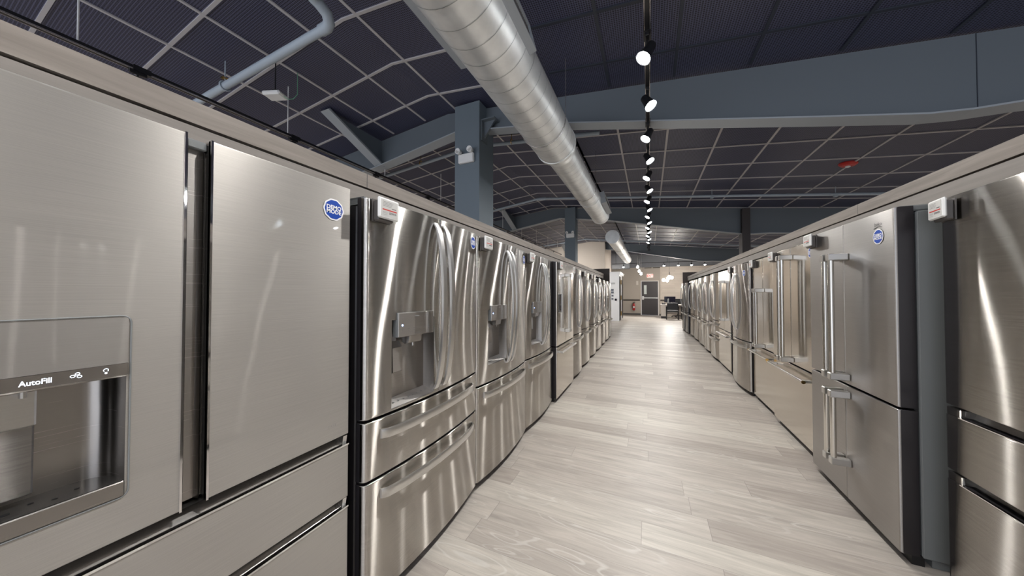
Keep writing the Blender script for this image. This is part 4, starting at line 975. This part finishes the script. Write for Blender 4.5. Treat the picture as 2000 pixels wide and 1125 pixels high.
def side_chair(x, y, rz, label):
    t = empty('guest_chair', (x, y, 0), rz, label, 'chair')
    a = MB(); a.box(-.25, .25, -.24, .24, .42, .49, bv=.03); a.build('seat', M['leather'], t)
    a = MB(); a.box(-.25, .25, -.30, -.24, .50, .86, bv=.03); a.build('backrest', M['leather'], t)
    for sx in (-1, 1):
        a = MB(); a.tube([(sx*.27, -.27, 0), (sx*.27, -.27, .66)], .018, 10); a.build('leg', M['track'], t)
        a = MB(); a.tube([(sx*.27, .22, 0), (sx*.27, .22, .64), (sx*.27, .18, .66), (sx*.27, -.26, .66)], .018, 10); a.build('leg', M['track'], t)
    a = MB(); a.tube([(-.27, -.27, .40), (.27, -.27, .40)], .014, 8); a.tube([(-.27, .22, .40), (.27, .22, .40)], .014, 8); a.build('stretcher', M['track'], t)
side_chair(1.08, 17.65, 0, 'black upholstered guest chair facing the far desk')
side_chair(1.78, 17.75, 0, 'black upholstered guest chair partly hidden behind the right refrigerator row')
t = empty('task_chair', (1.45, 19.4, 0), PI, 'black office chair behind the far desk', 'chair')
a = MB(); a.box(-.26, .26, -.25, .25, .45, .53, bv=.03); a.build('seat', M['leather'], t)
a = MB(); a.box(-.25, .25, -.31, -.25, .58, 1.02, bv=.03); a.build('backrest', M['leather'], t)
a = MB(); a.tube([(0, 0, .08), (0, 0, .45)], .03, 10); a.box(-.03, .03, -.3, 0, .42, .45); a.box(-.03, .03, -.31, -.28, .42, .7); a.build('gas_lift', M['track'], t)
for k in range(5):
    a = MB(); c_, s_ = math.cos(k*2*PI/5), math.sin(k*2*PI/5); a.tube([(0, 0, .10), (c_*.28, s_*.28, .07)], .02, 8); a.sphere((c_*.28, s_*.28, .032), .032, 10, 6); a.build('leg', M['track'], t)
# pendants
def pendant(x, y, z, globes, r, mat, label, top):
    t = empty('pendant_light', (x, y, z), 0, label, 'pendant light')
    a = MB(); a.tube([(0, 0, .12), (0, 0, top-z)], .006, 6); a.tube([(0, 0, .12), (.01, 0, .32)], .014, 8); a.build('stem', M['track'], t)
    for (gx_, gy_, gz_) in globes:
        a = MB(); a.sphere((gx_, gy_, gz_), r); g = a.build('globe', mat, t)
        b = MB(); b.tube([(0, 0, .12), (gx_, gy_, gz_+r*.9)], .005, 6); b.build('arm', M['track_edge'], g)
    ld = bpy.data.lights.new('bulb_glow', 'POINT'); ld.energy = 45; ld.shadow_soft_size = .1; ld.color = (1, .93, .84); lo = bpy.data.objects.new('bulb_glow', ld); COL.objects.link(lo); lo.parent = t; lo.location = (0, 0, -.25)
pendant(.98, 18.2, 2.14, [(-.27, 0, -.10), (-.10, .1, -.12), (.12, 0, .02), (.0, -.1, .06), (-.03, .05, -.0)], .085, M['bulb'], 'cluster pendant of round white globes glowing before the stone wall', zc(.98))
for i, (x, z) in enumerate(((-.50, 2.62), (-.44, 2.44), (-.36, 2.32))):
    t = empty('glass_pendant', (x, 16.3+.3*i, z), 0, 'small lit glass pendant, %s of the three before the far wall' % ('highest', 'middle', 'lowest')[i], 'pendant light')
    a = MB(); a.tube([(0, 0, .06), (0, 0, zc(x)-z)], .006, 6); a.build('rod', M['track_edge'], t)
    a = MB(); a.tube([(0, 0, .09), (0, 0, .06), (0, 0, .0), (0, 0, -.05)], .05, 14, radii=[.015, .045, .06, .045]); a.build('shade', M['bulb'], t)
    ld = bpy.data.lights.new('bulb_glow', 'POINT'); ld.energy = 8; ld.shadow_soft_size = .06; ld.color = (1, .95, .88); lo = bpy.data.objects.new('bulb_glow', ld); COL.objects.link(lo); lo.parent = t; lo.location = (0, 0, -.12)
